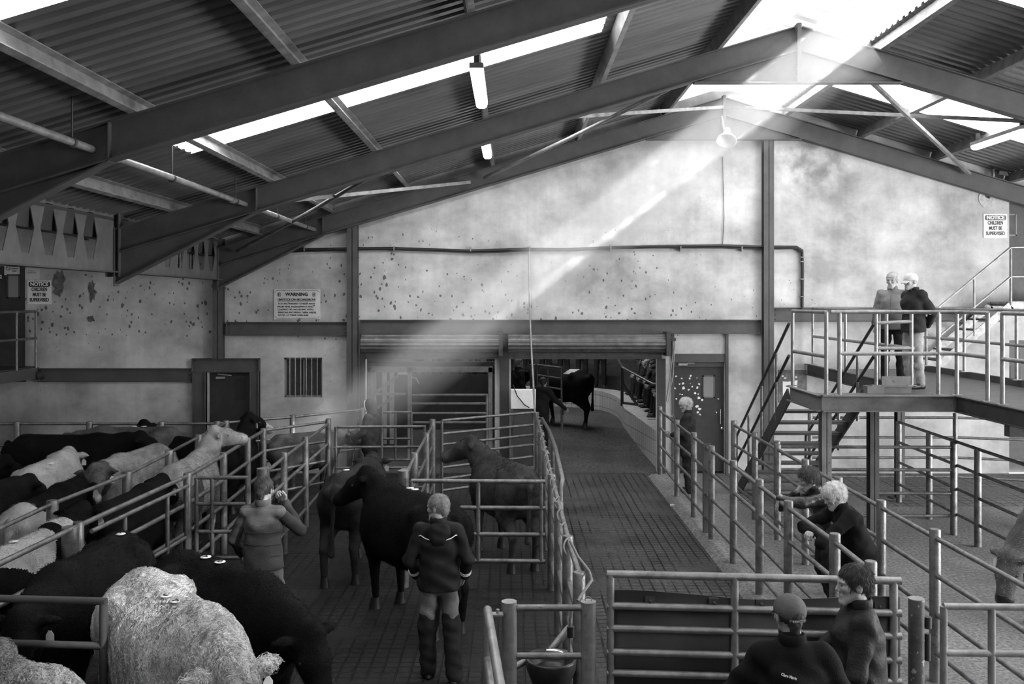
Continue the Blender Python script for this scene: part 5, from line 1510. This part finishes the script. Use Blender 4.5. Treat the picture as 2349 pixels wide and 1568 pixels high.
# ------------------------------------------------------------ cattle
def cow(loc, rz, label, coat, headp=None, hdir=None, scale=1.0, legs=None, group='cattle in the mart', fur=None, tagl=True, sticker=None, res=0.024, seed=0,
        face=None, patches=None, tail='down', ears=None, hump=0.0, body=1.0, muzzle=None, detail=True, name='bullock'):
    root = thing(name, loc, rz, label, 'cow', group); root.scale = (scale,)*3
    B = Blob(0.09)
    wv = body
    B.cone((-.50,0,.98), (.35,0,.93), .31*wv, .33*wv, (1,.93,1.08))
    B.ell((-.60,0,1.05), (.29,.27*wv,.27)); B.ell((.48,0,.95), (.30,.255*wv,.37)); B.ell((-.02,0,.80), (.52,.30*wv,.25))
    B.cone((.42,0,1.27), (-.62,0,1.27), .085, .09); 
    for s in (-1,1): B.ball((-.46,s*.20*wv,1.22), .075); B.ball((-.83,s*.10,1.16), .06)
    hp = np.array(headp if headp is not None else (1.05,0,1.32), float)
    hd = np.array(hdir if hdir is not None else (.8,0,-.6), float); hd /= np.linalg.norm(hd)
    mid = np.array((.55,0,1.12))*.4 + hp*.6
    B.cone((.5,0,1.10), mid, .235, .165, (1,.8,1.1), k=.12); B.cone(mid, hp, .165, .125, (1,.85,1.05), k=.08)
    B.cone((.62,0,.80), mid-(0,0,.13), .13, .07, (1,.5,1), k=.1)
    # head
    side = np.cross(np.array([0,0,1.0]), hd); side = side/np.linalg.norm(side) if np.linalg.norm(side) > .2 else np.array([0,1.0,0])
    up = np.cross(hd, side)
    def H(f, s, u): return hp + hd*f + side*s + up*u
    B.cone(H(.0,0,.0), H(.16,0,.02), .130, .118, k=.05); B.cone(H(.16,0,.01), H(.43,0,-.015), .108, .074, k=.04)
    B.cone(H(.41,-.03,-.02), H(.41,.03,-.02), .07, .07, k=.03); B.cone(H(.05,0,-.08), H(.36,0,-.065), .075, .042, k=.03)
    B.ball(H(-.03,0,.095), .075, k=.05)
    for s in (-1,1):
        B.ball(H(.14,s*.095,.035), .033, k=.03)
        e0 = H(.0,s*.10,.045); e1 = e0 + side*s*.17*(1) + up*(-.03) - hd*.04; em = (e0+e1)/2
        B.cone(e0, em+up*.0, .022, .045, k=.02); B.cone(em, e1, .045, .016, k=.02)
        B.ball(em+hd*.045, .032, k=.012, op='-')
    # legs
    lg = legs or (0,0,0,0)
    hv = []
    for i, s in ((0,1),(1,-1)):
        dx = lg[i]
        B.cone((.46,s*.16*wv,.90), (.50+dx*.3,s*.17,.64), .15, .095, k=.07); B.cone((.50+dx*.3,s*.17,.64), (.50+dx*.6,s*.165,.40), .082, .056, k=.03)
        B.cone((.50+dx*.6,s*.165,.40), (.48+dx,s*.165,.13), .052, .038, k=.02); hv.append((.50+dx,s*.165))
    for i, s in ((2,1),(3,-1)):
        dx = lg[i]
        B.cone((-.62,s*.15*wv,.98), (-.52+dx*.2,s*.19,.70), .20, .13, (1,.75,1), k=.07); B.cone((-.52+dx*.2,s*.18,.70), (-.76+dx*.7,s*.165,.46), .12, .058, k=.04)
        B.cone((-.76+dx*.7,s*.165,.46), (-.72+dx,s*.165,.13), .055, .042, k=.02); hv.append((-.70+dx,s*.165))
    # tail
    if tail == 'down':
        B.cone((-.86,0,1.24), (-.93,0,1.10), .045, .035, k=.04); B.cone((-.93,0,1.10), (-.93,.02,.66), .033, .022, k=.02); B.cone((-.93,.02,.66), (-.93,.03,.44), .028, .045, k=.03)
    v, q = B.mesh(res if detail else .034)
    mats_ = [coat]; parts = [(v, q, 0)]
    ctr = (v[q[:,0]]+v[q[:,2]])/2
    mi = np.zeros(len(q), int)
    if patches: 
        pm, fn = patches; mats_.append(pm); mi[fn(ctr)] = len(mats_)-1
    if face is not None:
        mats_.append(face[0]); rel_ = (ctr-hp)@hd; mi[(rel_ > face[1]) & (np.linalg.norm(ctr-hp-hd*.2,axis=1) < .36)] = len(mats_)-1
    if muzzle is not None:
        mats_.append(muzzle); mi[((ctr-hp)@hd > .385) & (np.linalg.norm(ctr-hp-hd*.42,axis=1) < .14)] = len(mats_)-1
    me = np_mesh('body', parts, mats_); me.polygons.foreach_set('material_index', mi.astype(np.int32))
    bo = mesh_obj('body', me, root)
    if detail:
        for x, y in hv:
            b = MB(); b.tube([(x,y,0.0),(x-.0,y,.05),(x-.015,y,.135)], [.065,.058,.043], 12); b.build('hoof', mat('hoof', 0.012, 0.5), root)
        for s in (-1,1):
            b = MB(); p = H(.145,s*.116,.035); b.sphere(p, .019, 10); b.build('eye', eye_m, root)
            b = MB(); b.sphere(H(.476,s*.036,-.012), .013, 8, (1,1,.7)); b.build('nostril', mat('hoof', 0.012, 0.5), root)
    if tagl:
        for s in ((-1,1) if tagl is True else (tagl,)):
            p = H(.045,s*.20,-.01); b = MB()
            Mx = [np.array(p)+side*x*.5+hd*0.012+np.array([0,0,z])+side*0 for x, z in ((-.03,-.0),(.03,-.0),(.035,-.05),(.03,-.07),(-.03,-.07),(-.035,-.05))]
            mm = [np.array(p)+ (side*x + hd*.01) + np.array([0,0,z]) for x, z in ((-.012,.02),(.012,.02),(.03,-.01),(.03,-.07),(-.03,-.07),(-.03,-.01))]
            b.add([tuple(a) for a in mm]+[tuple(a+hd*.005) for a in mm], [(0,1,2,3,4,5),(11,10,9,8,7,6)]+[(i,(i+1)%6,(i+1)%6+6,i+6) for i in range(6)])
            b.build('ear_tag', white, root)
    for st in (sticker or []):
        x, y, ch = st
        i = np.argmin(np.where(v[:,2] > .8, (v[:,0]-x)**2+(v[:,1]-y)**2, 9) - v[:,2]*0.02); zz = v[i,2]+.008
        b = MB(); b.lathe([(0,0),(.042,0),(.042,.004),(0,.004)], (x,y,zz), 14); o = b.build('lot_sticker', white, root)
        if ch: text_mesh('letter', ch, .06, (x,y,zz+.006), black, o, rot=(0,0,PI/2 if rz == 0 else -rz), bold=.002)
    if fur:
        n, ln, wd, curl, fm = fur
        def lay(Pp, Nn):
            d = np.zeros_like(Pp); d[:,0] = -.6; d[:,2] = -.8
            d += np.sin(Pp*np.array([9,11,8])+seed)[:, [1,2,0]]*.7
            return d
        fv, ff = strands(v, q, n, ln, wd, lay, curl, np.random.default_rng(seed), .5, 4 if curl else 3, keep=lambda c_: np.clip((c_[:,2]-.35)*3, .05, 1))
        fmi = None
        fme = np_mesh('coat_hair', [(fv, ff, 0)], [fm] + mats_[1:])
        if patches:
            k = len(ff)//(4 if curl else 3)
            root_pts = fv.reshape(n, -1, 3)[:,0]
            sel = patches[1](root_pts).astype(np.int32)
            fme.polygons.foreach_set('material_index', np.tile(sel, len(ff)//n))
        fo_ = mesh_obj('coat_hair', fme, root); fo_['kind'] = 'stuff'
    return root
# ============================================================ CATTLE
blk = coatm('coat_black', .005); blk2 = coatm('coat_black_brown', .008, .6); brn = coatm('coat_dark_brown', .028, .5)
cream = coatm('coat_cream', .60, .35, 6); grey = coatm('coat_grey', .22, .5, 4); fawn = coatm('coat_fawn', .27, .4, 4); dgrey = coatm('coat_dark_grey', .085, .5, 4)
wht = coatm('coat_white', .42, .25, 5); muz = mat('pink_muzzle', .36, .4, 0, .15, 20); muzk = mat('black_muzzle', .01, .3)
R_ = math.radians
PEN = 'cattle waiting in the left-hand pens'
cow((-2.38,6.45,0), R_(-50), 'curly cream bullock with lowered head, largest of the cattle at bottom left', cream, (1.0,-.02,1.12), (.55,-.05,-.82), 1.06,
    fur=(52000,.055,.0034,5.0,cream), sticker=[(.18,-.05,'A'),(.02,-.06,'C')], res=.02, seed=2, group=None, muzzle=muz, body=1.08)
cow((-2.3,7.3,0), R_(-40), 'black bullock with two round white lot stickers on its back, beside the curly cream one', blk, (1.02,0,1.02), (.5,0,-.85), 1.03,
    fur=(14000,.04,.0014,1.5,blk), sticker=[(-.25,0,'A'),(-.05,0,'C')], res=.022, seed=3, group=None, tagl=False)
cow((-3.05,5.5,0), R_(-35), 'curly grey bullock cut off by the bottom left corner', grey, (1.0,0,1.15), (.7,0,-.7), 1.0,
    fur=(36000,.05,.0034,5.0,fawn), res=.022, seed=4, group=None)
cow((-3.6,7.75,0), R_(-92), 'shaggy black bullock behind the front left gate', blk2, (1.0,.05,1.1), (.5,0,-.8), 1.02, fur=(12000,.05,.0014,1.5,blk2), sticker=[(-.5,.05,None)], seed=5, group=None)
cow((-4.47,8.5,0), R_(90), 'black bullock with white patches along its back in the single-file race', blk, (1.0,.0,1.3), (.75,0,-.6), .98,
    patches=(wht, lambda c: ((c[:,2] > 1.16+.10*np.sin(c[:,0]*6)) & (c[:,0] < .25)) | ((c[:,0] > .38) & (c[:,0] < .62) & (c[:,2] > .85))),
    fur=(16000,.045,.0015,1.0,blk), sticker=[(-.3,0,None)], seed=6, group=PEN)
cow((-4.43,10.55,0), R_(88), 'plain black bullock in the race between the patched one and the pale one', blk, (.95,0,1.25), (.7,-.3,-.6), .95, seed=7, group=PEN, tagl=-1)
cow((-4.42,12.45,0), R_(90), 'pale grey bullock in the race resting its raised head over the rail', fawn, (.92,-.08,1.52), (.55,-.75,-.12), 1.0,
    fur=(22000,.04,.0015,1.5,fawn), seed=8, group=PEN, muzzle=muz, tagl=False, patches=(dgrey, lambda c: (c[:,0] < -.2) & (c[:,2] < 1.12)))
cow((-4.47,14.6,0), R_(88), 'black bullock with a white-splashed face held high at the head of the race', blk, (.85,0,1.5), (.6,-.6,-.35), .98, face=(wht, .30), seed=9, group=PEN, fur=(5000,.05,.0014,1,blk))
cow((-6.2,12.25,0), R_(97), 'creamy white bullock seen from its rounded rump in the left pen', wht, (1.0,.1,1.2), (.8,.1,-.6), 1.02, fur=(24000,.03,.0014,0.8,wht), sticker=[(-.2,-.1,None)], seed=10, group=PEN)
cow((-5.38,13.1,0), R_(-97), 'grey bullock with a brown face and pale muzzle looking at the camera over the rail', fawn, (1.0,.0,1.2), (.72,.35,-.55), 1.0,
    fur=(18000,.04,.0015,2,fawn), seed=11, group=PEN, muzzle=muz, patches=(dgrey, lambda c: c[:,0] > .85))
cow((-6.9,14.2,0), R_(2), 'long black bullock standing broadside across the left pen', blk, (1.05,0,1.25), (.8,.2,-.5), 1.05, seed=12, group=PEN, tagl=1, fur=(6000,.04,.0014,1,blk))
cow((-6.3,15.15,0), R_(180), 'brown-grey bullock whose back shows along the fence at the foot of the wall', dgrey, (1.0,.0,1.1), (.8,0,-.6), 1.04, seed=13, group=PEN, sticker=[(-.2,0,None),(-.05,0,None)], fur=(12000,.04,.0014,1,dgrey))
cow((-8.1,13.2,0), R_(-75), 'dark bullock at the left edge facing the viewer', blk2, (1.0,.1,1.2), (.75,.3,-.55), 1.02, seed=14, group=PEN)
cow((-5.28,10.35,0), R_(95), 'black bullock with a white neck patch pressed against the race fence', blk, (1.0,.0,1.2), (.8,0,-.6), .98,
    patches=(wht, lambda c: (c[:,0] < -.55) & (c[:,2] > .95)), fur=(10000,.045,.0015,1.0,blk), seed=15, group=PEN)
cow((-6.35,10.4,0), R_(70), 'black bullock mostly outside the left edge of the picture', blk2, (1.0,.0,1.2), (.8,0,-.6), 1.0, seed=16, group=PEN, detail=False, tagl=False)
cow((-7.6,11.9,0), R_(60), 'black bullock with a white shoulder at the left edge behind the creamy one', blk, (1.0,.0,1.2), (.8,0,-.6), 1.0, seed=17, group=PEN, detail=False, tagl=False, patches=(wht, lambda c: (c[:,0] < -.3) & (c[:,2] > 1.05)))
cow((-5.45,15.0,0), R_(140), 'black bullock whose tagged head pokes up near the small door', blk, (.9,.15,1.42), (.6,.2,-.4), .95, seed=18, group=PEN)
cow((-3.72,16.45,0), R_(40), 'small grey bullock behind the race fence near the barred window', dgrey, (.95,0,1.2), (.8,0,-.5), .84, seed=19, group=PEN, tagl=False)
# middle
cow((-2.02,11.95,0), R_(82), 'brown bullock seen from behind in the middle of the floor', brn, (1.0,.1,1.2), (.7,.1,-.6), 1.0, fur=(14000,.03,.0014,.8,brn), seed=20, group=None, sticker=[(-.45,0,None)], legs=(.05,-.1,-.08,.12))
cow((-1.12,10.15,0), R_(128), 'stocky black bullock behind the blond man', blk, (.86,.05,1.36), (.6,.5,-.5), 1.02, fur=(12000,.035,.0014,1,blk), seed=21, group=None, sticker=[(.0,-.05,None),(.1,-.05,None)], body=1.15, tagl=False)
cow((-.12,12.5,0), R_(112), 'brown bullock with a white ear tag standing in the middle pen looking left', coatm('coat_mid_brown', .05, .5), (.95,.12,1.38), (.45,.8,-.35), 1.0, fur=(22000,.045,.0015,1.5,coatm('coat_mid_brown', .05)), seed=22, group=None, tagl=-1)
cow((1.2,22.2,.5), R_(140), 'black bullock with a white back patch walking round the sale ring', blk, (1.0,0,1.2), (.8,0,-.6), 1.0, seed=23, group=None, tagl=False,
    patches=(wht, lambda c: (abs(c[:,0]+.25+(c[:,2]-1.2)) < .14) & (c[:,2] > 1.12) & (c[:,1] < .16)), legs=(.1,-.1,-.12,.12))
cow((6.15,9.95,0), R_(200), 'grey bullock with a black muzzle lowered to the floor at the right edge', dgrey, (.95,.0,.78), (.3,0,-.95), 1.0, fur=(12000,.03,.0014,.8,fawn), seed=24, group=None, muzzle=muzk)

# ============================================================ PEOPLE
navy = cloth('navy_shell', .016, .2, 6, .12, .55); piping = mat('reflective_piping', .75, .4)
jean = cloth('faded_denim', .15, .3, 9); jean_l = cloth('light_denim', .30, .3, 9); dark = cloth('dark_trousers', .02)
# blond man in the middle
r, P, T = person((-.68,8.5,0), R_(2), 'fair-haired man in a dark piped jacket seen from behind, looking left',
    pose=dict(elR=(.27,-.05,1.13), elL=(-.27,-.05,1.13), wrR=(.24,.12,.93), wrL=(-.22,.14,.94), knR=(.12,.0,.5), anR=(.15,-.1,.09), anL=(-.10,.03,.09), head=(-.015,.03,1.60)),
    yaw=R_(62), pitch=R_(-6), h=1.72, skin_mat=skin_l, top=navy, bottom=jean, hair=('short', .22), seed=11, res=.012)
for s in (-1, 1):
    b = MB(); b.tube([(s*.07,-.128,1.335), (s*.12,-.122,1.35), (s*.165,-.098,1.375), (s*.195,-.075,1.36)], .005, 6); b.build('piping', piping, r)
    for k in (0, .035):
        b = MB(); a = P['elR' if s > 0 else 'elL']; c = P['wrR' if s > 0 else 'wrL']; f = .66+k*2.5; p = a+(c-a)*f; d = (c-a)/np.linalg.norm(c-a)
        u = np.cross(d, (0,0,1)); u /= np.linalg.norm(u); w_ = np.cross(d, u)
        b.tube([p+(u*math.cos(t_)+w_*math.sin(t_))*.0535 for t_ in np.linspace(0, 2*PI, 17)], .006, 6); b.build('cuff_stripe', piping, r)
Lg = Blob(.03)
for s in 'RL': m_ = P['hp'+s]*.22+P['kn'+s]*.78; Lg.cone(m_, P['kn'+s], .080, .086); Lg.cone(P['kn'+s], P['an'+s]-(0,0,.02), .085, .079)
lv_, lq_ = Lg.mesh(.012, folds(.006, 1.1, 9)); mesh_obj('waterproof_leggings', np_mesh('waterproof_leggings', [(lv_, lq_, 0)], [dark]), r)
Hd = Blob(.03); Hd.ell((0,-.10,1.40), (.12,.05,.09)); Hd.ell((0,-.125,1.33), (.07,.035,.07)); hv_, hq_ = Hd.mesh(.012, folds(.004, 1.5, 3)); mesh_obj('folded_hood', np_mesh('folded_hood', [(hv_, hq_, 0)], [navy]), r)
# man in the padded waistcoat
vest = cloth('padded_waistcoat', .085, .2, 6, .4); vest_y = cloth('waistcoat_yoke', .115, .2, 8, .3); sl = cloth('grey_sleeves', .05, .3)
r, P, T = person((-2.47,9.1,0), R_(-8), 'man in a padded grey waistcoat seen from behind, hand at his mouth',
    pose=dict(elR=(.34,.10,1.20), wrR=(.14,.21,1.46), elL=(-.30,-.02,1.13), wrL=(-.30,.14,.93), anR=(.17,.05,.09), knR=(.15,.06,.5)), pitch=R_(-8), yaw=R_(-8), h=1.76, top=vest, top_kind='vest', sleeve=sl, res=.010,
    top2=(vest_y, lambda c: (c[:,2] > 1.29+.03*np.abs(c[:,0])/.2) & (c[:,2] < 1.445)), bottom=cloth('worn_cord', .16, .4), hair=('short', .05), seed=12, hands={'R': {'d': (-.35,-.1,.6), 'n': (-.3,-.9,0), 'curl': 1.3}})
for z in (1.22, 1.10, .99):
    b = MB(); b.tube([(.205*math.sin(a)*(1.0-.1*(1.22-z)), -.135*math.cos(a)-.008, z+.004*math.sin(a*9)) for a in np.linspace(-1.3,1.3,15)], .0035, 5); b.build('quilting_seam', sl, r)
# hooded boy
hoodm = cloth('hoodie', .045, .3)
r, P, T = person((-2.62,16.95,0), R_(75), 'boy in a dark hood with white edging holding a stick, behind the middle pens', pose=dict(elR=(.22,.08,1.14), wrR=(.1,.30,.98), elL=(-.24,.05,1.13), wrL=(-.12,.32,.98)),
    h=1.70, skin_mat=skin_l, top=hoodm, hood=(hoodm, white), hair=('short', .03), seed=13, jacket_len=.1, hands={'R': {'curl': 1.2}, 'L': {'curl': 1.2}})
t = thing('drover_stick', (-3.0,16.88,0), 0, 'thin stick held by the hooded boy', 'stick')
b = MB(); b.tube([(0.05,0,.45), (.13,.0,1.05), (.17,0.0,1.35)], .011, 6); b.build('shaft', rope_m, t); b = MB(); b.tube([(.10,0,.85),(.12,0,.98)], .014, 6); b.build('grip', cable_m, t)
# man at the ring fence
r, P, T = person((3.22,16.75,0), R_(72), 'white-haired man in a dark three-quarter coat at the alley fence beside the ring door', pose=dict(elR=(.24,.12,1.16), wrR=(.16,.27,1.30), elL=(-.24,.10,1.12), wrL=(-.2,.26,1.08), head=(0,.05,1.60)),
    yaw=R_(25), pitch=R_(-14), h=1.74, top=cloth('wax_coat_old', .03, .4), hair=('full', .55), seed=14, jacket_len=.42, hands={'R': {'curl': 1.2}})
# two men leaning in the passage
fleece = cloth('black_fleece', .010, .2); leather = mat('leather_jacket', .012, .35, 0, .3, 8, .35, 50)
r, P, T = person((3.45,9.3,0), R_(92), 'white-haired man in a black fleece leaning with folded arms on the fence',
    pose=dict(hip=(0,-.06,.92), waist=(0,-.04,1.06), chest=(0,.03,1.22), neck=(0,.10,1.38), head=(0,.18,1.49), shR=(.17,.08,1.32), shL=(-.17,.08,1.32), elR=(.24,.40,1.13), elL=(-.27,.40,1.10),
              wrR=(-.06,.44,1.15), wrL=(.02,.34,1.18), hpR=(.09,-.07,.90), hpL=(-.09,-.07,.90), anR=(.12,-.18,.09), anL=(-.12,-.12,.09)), pitch=R_(-24), yaw=R_(4), h=1.78, top=fleece, hair=('full', .6), seed=15, res=.013,
    hands={'R': {'d': (-.8,.4,.1), 'n': (0,.2,-1), 'curl': .9}, 'L': {'d': (.8,.3,.1), 'n': (0,.2,-1), 'curl': .9}}, skin_mat=skin_l, jacket_len=.1)
b = MB(); b.sphere((-.232,.16,1.235), .012, 8); b.build('badge', white, r)
r, P, T = person((3.50,10.2,0), R_(90), 'dark-haired man in a leather jacket, one hand hanging over the alley fence',
    pose=dict(hip=(0,-.04,.92), waist=(0,-.02,1.06), chest=(0,.05,1.24), neck=(0,.12,1.40), head=(0,.20,1.52), shR=(.17,.10,1.34), shL=(-.17,.10,1.34), elL=(-.27,.36,1.31), wrL=(-.26,.60,1.36), elR=(.20,.44,1.18), wrR=(.02,.33,1.36),
              anR=(.12,-.15,.09), anL=(-.12,-.1,.09)), pitch=R_(-16), yaw=R_(0), h=1.74, top=leather, hair=('full', .06), seed=16, res=.013,
    hands={'L': {'d': (0,.35,-.95), 'n': (0,-1,-.3), 'curl': .35}, 'R': {'d': (-.1,-.35,.7), 'n': (0,-1,0), 'curl': 1.5}})
# man in the long waxed coat, right foreground
wax = mat('waxed_coat', .013, .62, 0, .3, 7, .25, 60, spec=0.2); cord = cloth('cord_collar', .03)
r, P, T = person((2.26,5.98,0), R_(80), 'tall dark-haired man in a long waxed coat, in profile at the rubber-backed gate',
    pose=dict(elL=(-.28,.06,1.12), wrL=(-.20,.28,.98), elR=(.26,.10,1.14), wrR=(.14,.32,1.05), head=(0,.03,1.60)), yaw=R_(8), pitch=R_(-4), h=1.80, top=wax, bottom=dark, hair=('short', .04), seed=17, res=.011, hres=.005, jacket_len=.55, fat=1.12,
    skin_mat=skin_l, hands={'L': {'curl': .9}, 'R': {'curl': .9}}, hairn=4500)
# capped man, right foreground
capm = cloth('grey_cap', .10, .25, 9, .2)
r, P, T = person((1.66,5.42,0), R_(-4), 'man in a grey cap and black jacket with small lettering on the back',
    pose=dict(elR=(.33,.02,1.12), elL=(-.36,.04,1.14), wrR=(.18,.26,1.08), wrL=(-.2,.28,1.08), head=(-.01,.04,1.60)), yaw=R_(14), pitch=R_(-6), h=1.77, top=fleece, bottom=dark, hair=('short', .04), cap=capm, seed=18, res=.011, hres=.005, fat=1.12, hands={'L': {'curl': .9}, 'R': {'curl': .9}})
o = text_mesh('lettering', 'Clare Marts', .022, (-.055,-.156,1.325), white, r, rot=(PI/2-.1, R_(16), 0), bold=.0006, width=.09)
cp = [c for c in r.children if c.name.startswith('cap')][0]
text_mesh('cap_lettering', 'KANAZZO', .016, tuple(T((0,-.123,.0))), mat('thread_grey', .3), cp, rot=(PI/2, 0, R_(14)), bold=.0006)
# two men on the walkway
DK = DZ - .11
r, P, T = person((6.38,15.35,DK), R_(148), 'grey-haired man in a two-tone zip jacket on the walkway, listening',
    h=1.87, yaw=R_(-12), pitch=R_(-8), top=cloth('pale_jacket', .20, .2), top2=(cloth('jacket_lower', .09, .2), lambda c: c[:,2] < 1.16), bottom=dark, hair=('short', .5), seed=19, res=.014, skin_mat=skin_l, hands={'R': {'curl': .8}, 'L': {'curl': .8}})
b = MB(); b.tube([(0,.152,1.0), (0,.158,1.2), (0,.135,1.38)], .004, 6); b.build('zip', steel_d, r)
r, P, T = person((6.36,14.5,DK), R_(108), 'man in a pale peaked cap and faded jeans on the walkway',
    pose=dict(elR=(.25,-.12,1.14), elL=(-.25,-.12,1.14), wrR=(.08,-.2,.94), wrL=(-.08,-.2,.94), chest=(0,.02,1.28), head=(0,.06,1.60)), h=1.84, pitch=R_(-6), top=cloth('dark_jumper', .03, .3), bottom=jean_l, hair=('short', .3), cap=cloth('pale_cap', .55, .15, 9), seed=20, res=.014, skin_mat=skin_l,
    hands={'R': {'curl': .9}, 'L': {'curl': .9}})
# ring handlers
r, P, T = person((.62,20.0,.17), R_(-20), 'capped handler in black reaching out with a stick at the ring entrance', pose=dict(elR=(.33,.1,1.16), wrR=(.50,.22,.98), chest=(.03,.06,1.24), neck=(.03,.08,1.40), head=(.02,.13,1.53)),
    h=1.74, yaw=R_(10), pitch=R_(-15), hair=('short', .03), cap=mat('black_cap', .012), seed=21, detail=False, hands={'R': {'curl': 1.2}}, skin_mat=skin_l)
t = thing('handler_stick', (1.12,20.1,0.2), 0, 'thin stick hanging from the hand of the handler at the ring entrance', 'stick')
b = MB(); b.tube([(.0,0,.88), (-.01,0,.4), (-.05,-.05,.0)], .009, 6); b.build('shaft', rope_m, t); b = MB(); b.tube([(0,0,.8),(0,0,.92)], .013, 6); b.build('grip', cable_m, t)
person((.15,21.6,.45), R_(-60), 'man in a dark coat standing inside the ring beside its small gate', h=1.72, hair=('short', .12), seed=22, detail=False)

# the crowd round the ring: a few built, the rest copied
def seated(label, v, hair, seed, cap=None, skinm=None):
    r_, P_, T_ = person((0,0,-50), 0, label, pose=dict(hip=(0,0,.38), waist=(0,.04,.51), chest=(0,.12,.69), neck=(0,.19,.85), head=(0,.26,.97), shR=(.165,.15,.80), shL=(-.165,.15,.80), elR=(.22,.24,.57), elL=(-.22,.24,.57),
        wrR=(.1,.42,.53), wrL=(-.08,.42,.53), hpR=(.09,.03,.36), hpL=(-.09,.03,.36), knR=(.13,.41,.44), knL=(-.13,.41,.44), anR=(.12,.46,.09), anL=(-.12,.46,.09)), pitch=R_(-14),
        h=1.75, top=cloth('crowd_cloth_%d' % int(v*1000), v), hair=hair, cap=cap, seed=seed, detail=False, res=.024, hres=.010, hands={'R': {'curl': 1.0}, 'L': {'curl': 1.0}}, skin_mat=skinm or skin_l, group='crowd seated round the sale ring')
    return r_
s1 = seated('person in dark clothes with dark hair seated on the ring stand', .018, ('short', .04), 31)
s2 = seated('person in dark clothes with white hair seated on the ring stand', .02, ('full', .6), 32)
s3 = seated('person in a dark jacket and dark cap seated on the ring stand', .03, ('short', .1), 33, cap=mat('black_cap', .03))
s4 = seated('balding person in a grey jacket seated on the ring stand', .06, ('bald', .25), 34)
used = set()
def seat(src, x, y, z, rz, k_=.94):
    o_ = src if src.name not in used else copy_tree(src)
    used.add(src.name); used.add(o_.name); o_.location = (x, y, z); o_.rotation_euler = (0, 0, rz); o_.scale = (k_,)*3; return o_
for i, (src, y) in enumerate(((s2,20.35),(s1,21.0),(s3,21.65),(s1,22.3),(s4,22.95),(s1,23.6),(s3,24.25))):
    seat(src, 3.62+.05*(i % 2), y, .91+.035*min(i, 3), R_(86+7*((i*3) % 4-1)))
for i, (src, y) in enumerate(((s1,21.2),(s2,21.9),(s4,22.7),(s1,23.4),(s2,24.1),(s3,24.8),(s1,25.5))):
    seat(src, 4.2, y, 1.19, R_(88+8*((i*5) % 4-1)))
for i, (src, y) in enumerate(((s3,23.0),(s1,23.8),(s4,24.6),(s1,25.4),(s2,26.2))):
    seat(src, 4.8, y, 1.46, R_(90))
st, P, T = person((0,0,-50), 0, 'dark-clothed person standing on the far ledge of the sale ring', pose=dict(elR=(.24,.1,1.14), wrR=(.08,.28,1.05), elL=(-.24,.1,1.14), wrL=(-.06,.3,1.05)), h=1.75, hair=('short', .06), seed=41, detail=False, res=.024, hres=.010,
    hands={'R': {'curl': 1.0}, 'L': {'curl': 1.0}}, skin_mat=skin_l, group='crowd standing round the sale ring')
for i in range(11):
    f = i/10; x = 2.55-f*5.2; y = 26.45+.45*math.sin(f*PI)
    seat(st, x, y, 1.02, R_(180-16*(1-2*f)), 1.0)

# ============================================================ DUSTY AIR IN THE SUNBEAM
def dusty_air():
    m = bpy.data.materials.new('dusty_air'); m.use_nodes = True
    nt = m.node_tree; nt.nodes.clear()
    out = nt.nodes.new('ShaderNodeOutputMaterial'); v = nt.nodes.new('ShaderNodeVolumeScatter')
    v.inputs['Density'].default_value = 0.22; v.inputs['Color'].default_value = (1,1,1,1); v.inputs['Anisotropy'].default_value = 0.0
    nt.links.new(v.outputs[0], out.inputs['Volume'])
    a = Vector((5.1, 12.6, 7.45)); d = SUN_DIR
    p = a + d*0.35; q = a + d*((7.45-0.9)/-d.z)
    u = d.cross(Vector((0,0,1))).normalized(); w = d.cross(u).normalized()
    b = MB(); R0, R1 = 0.46, 0.56
    vs = [p+u*i*R0+w*j*R0 for i, j in ((-1,-1),(1,-1),(1,1),(-1,1))] + [q+u*i*R1+w*j*R1 for i, j in ((-1,-1),(1,-1),(1,1),(-1,1))]
    b.add(vs, [(0,1,2,3),(7,6,5,4),(0,4,5,1),(1,5,6,2),(2,6,7,3),(3,7,4,0)])
    o = b.build('dusty_air', m); tag(o, 'shaft of dusty air lit by the sun from the roof down to the pens', 'haze', kind='stuff')
dusty_air()
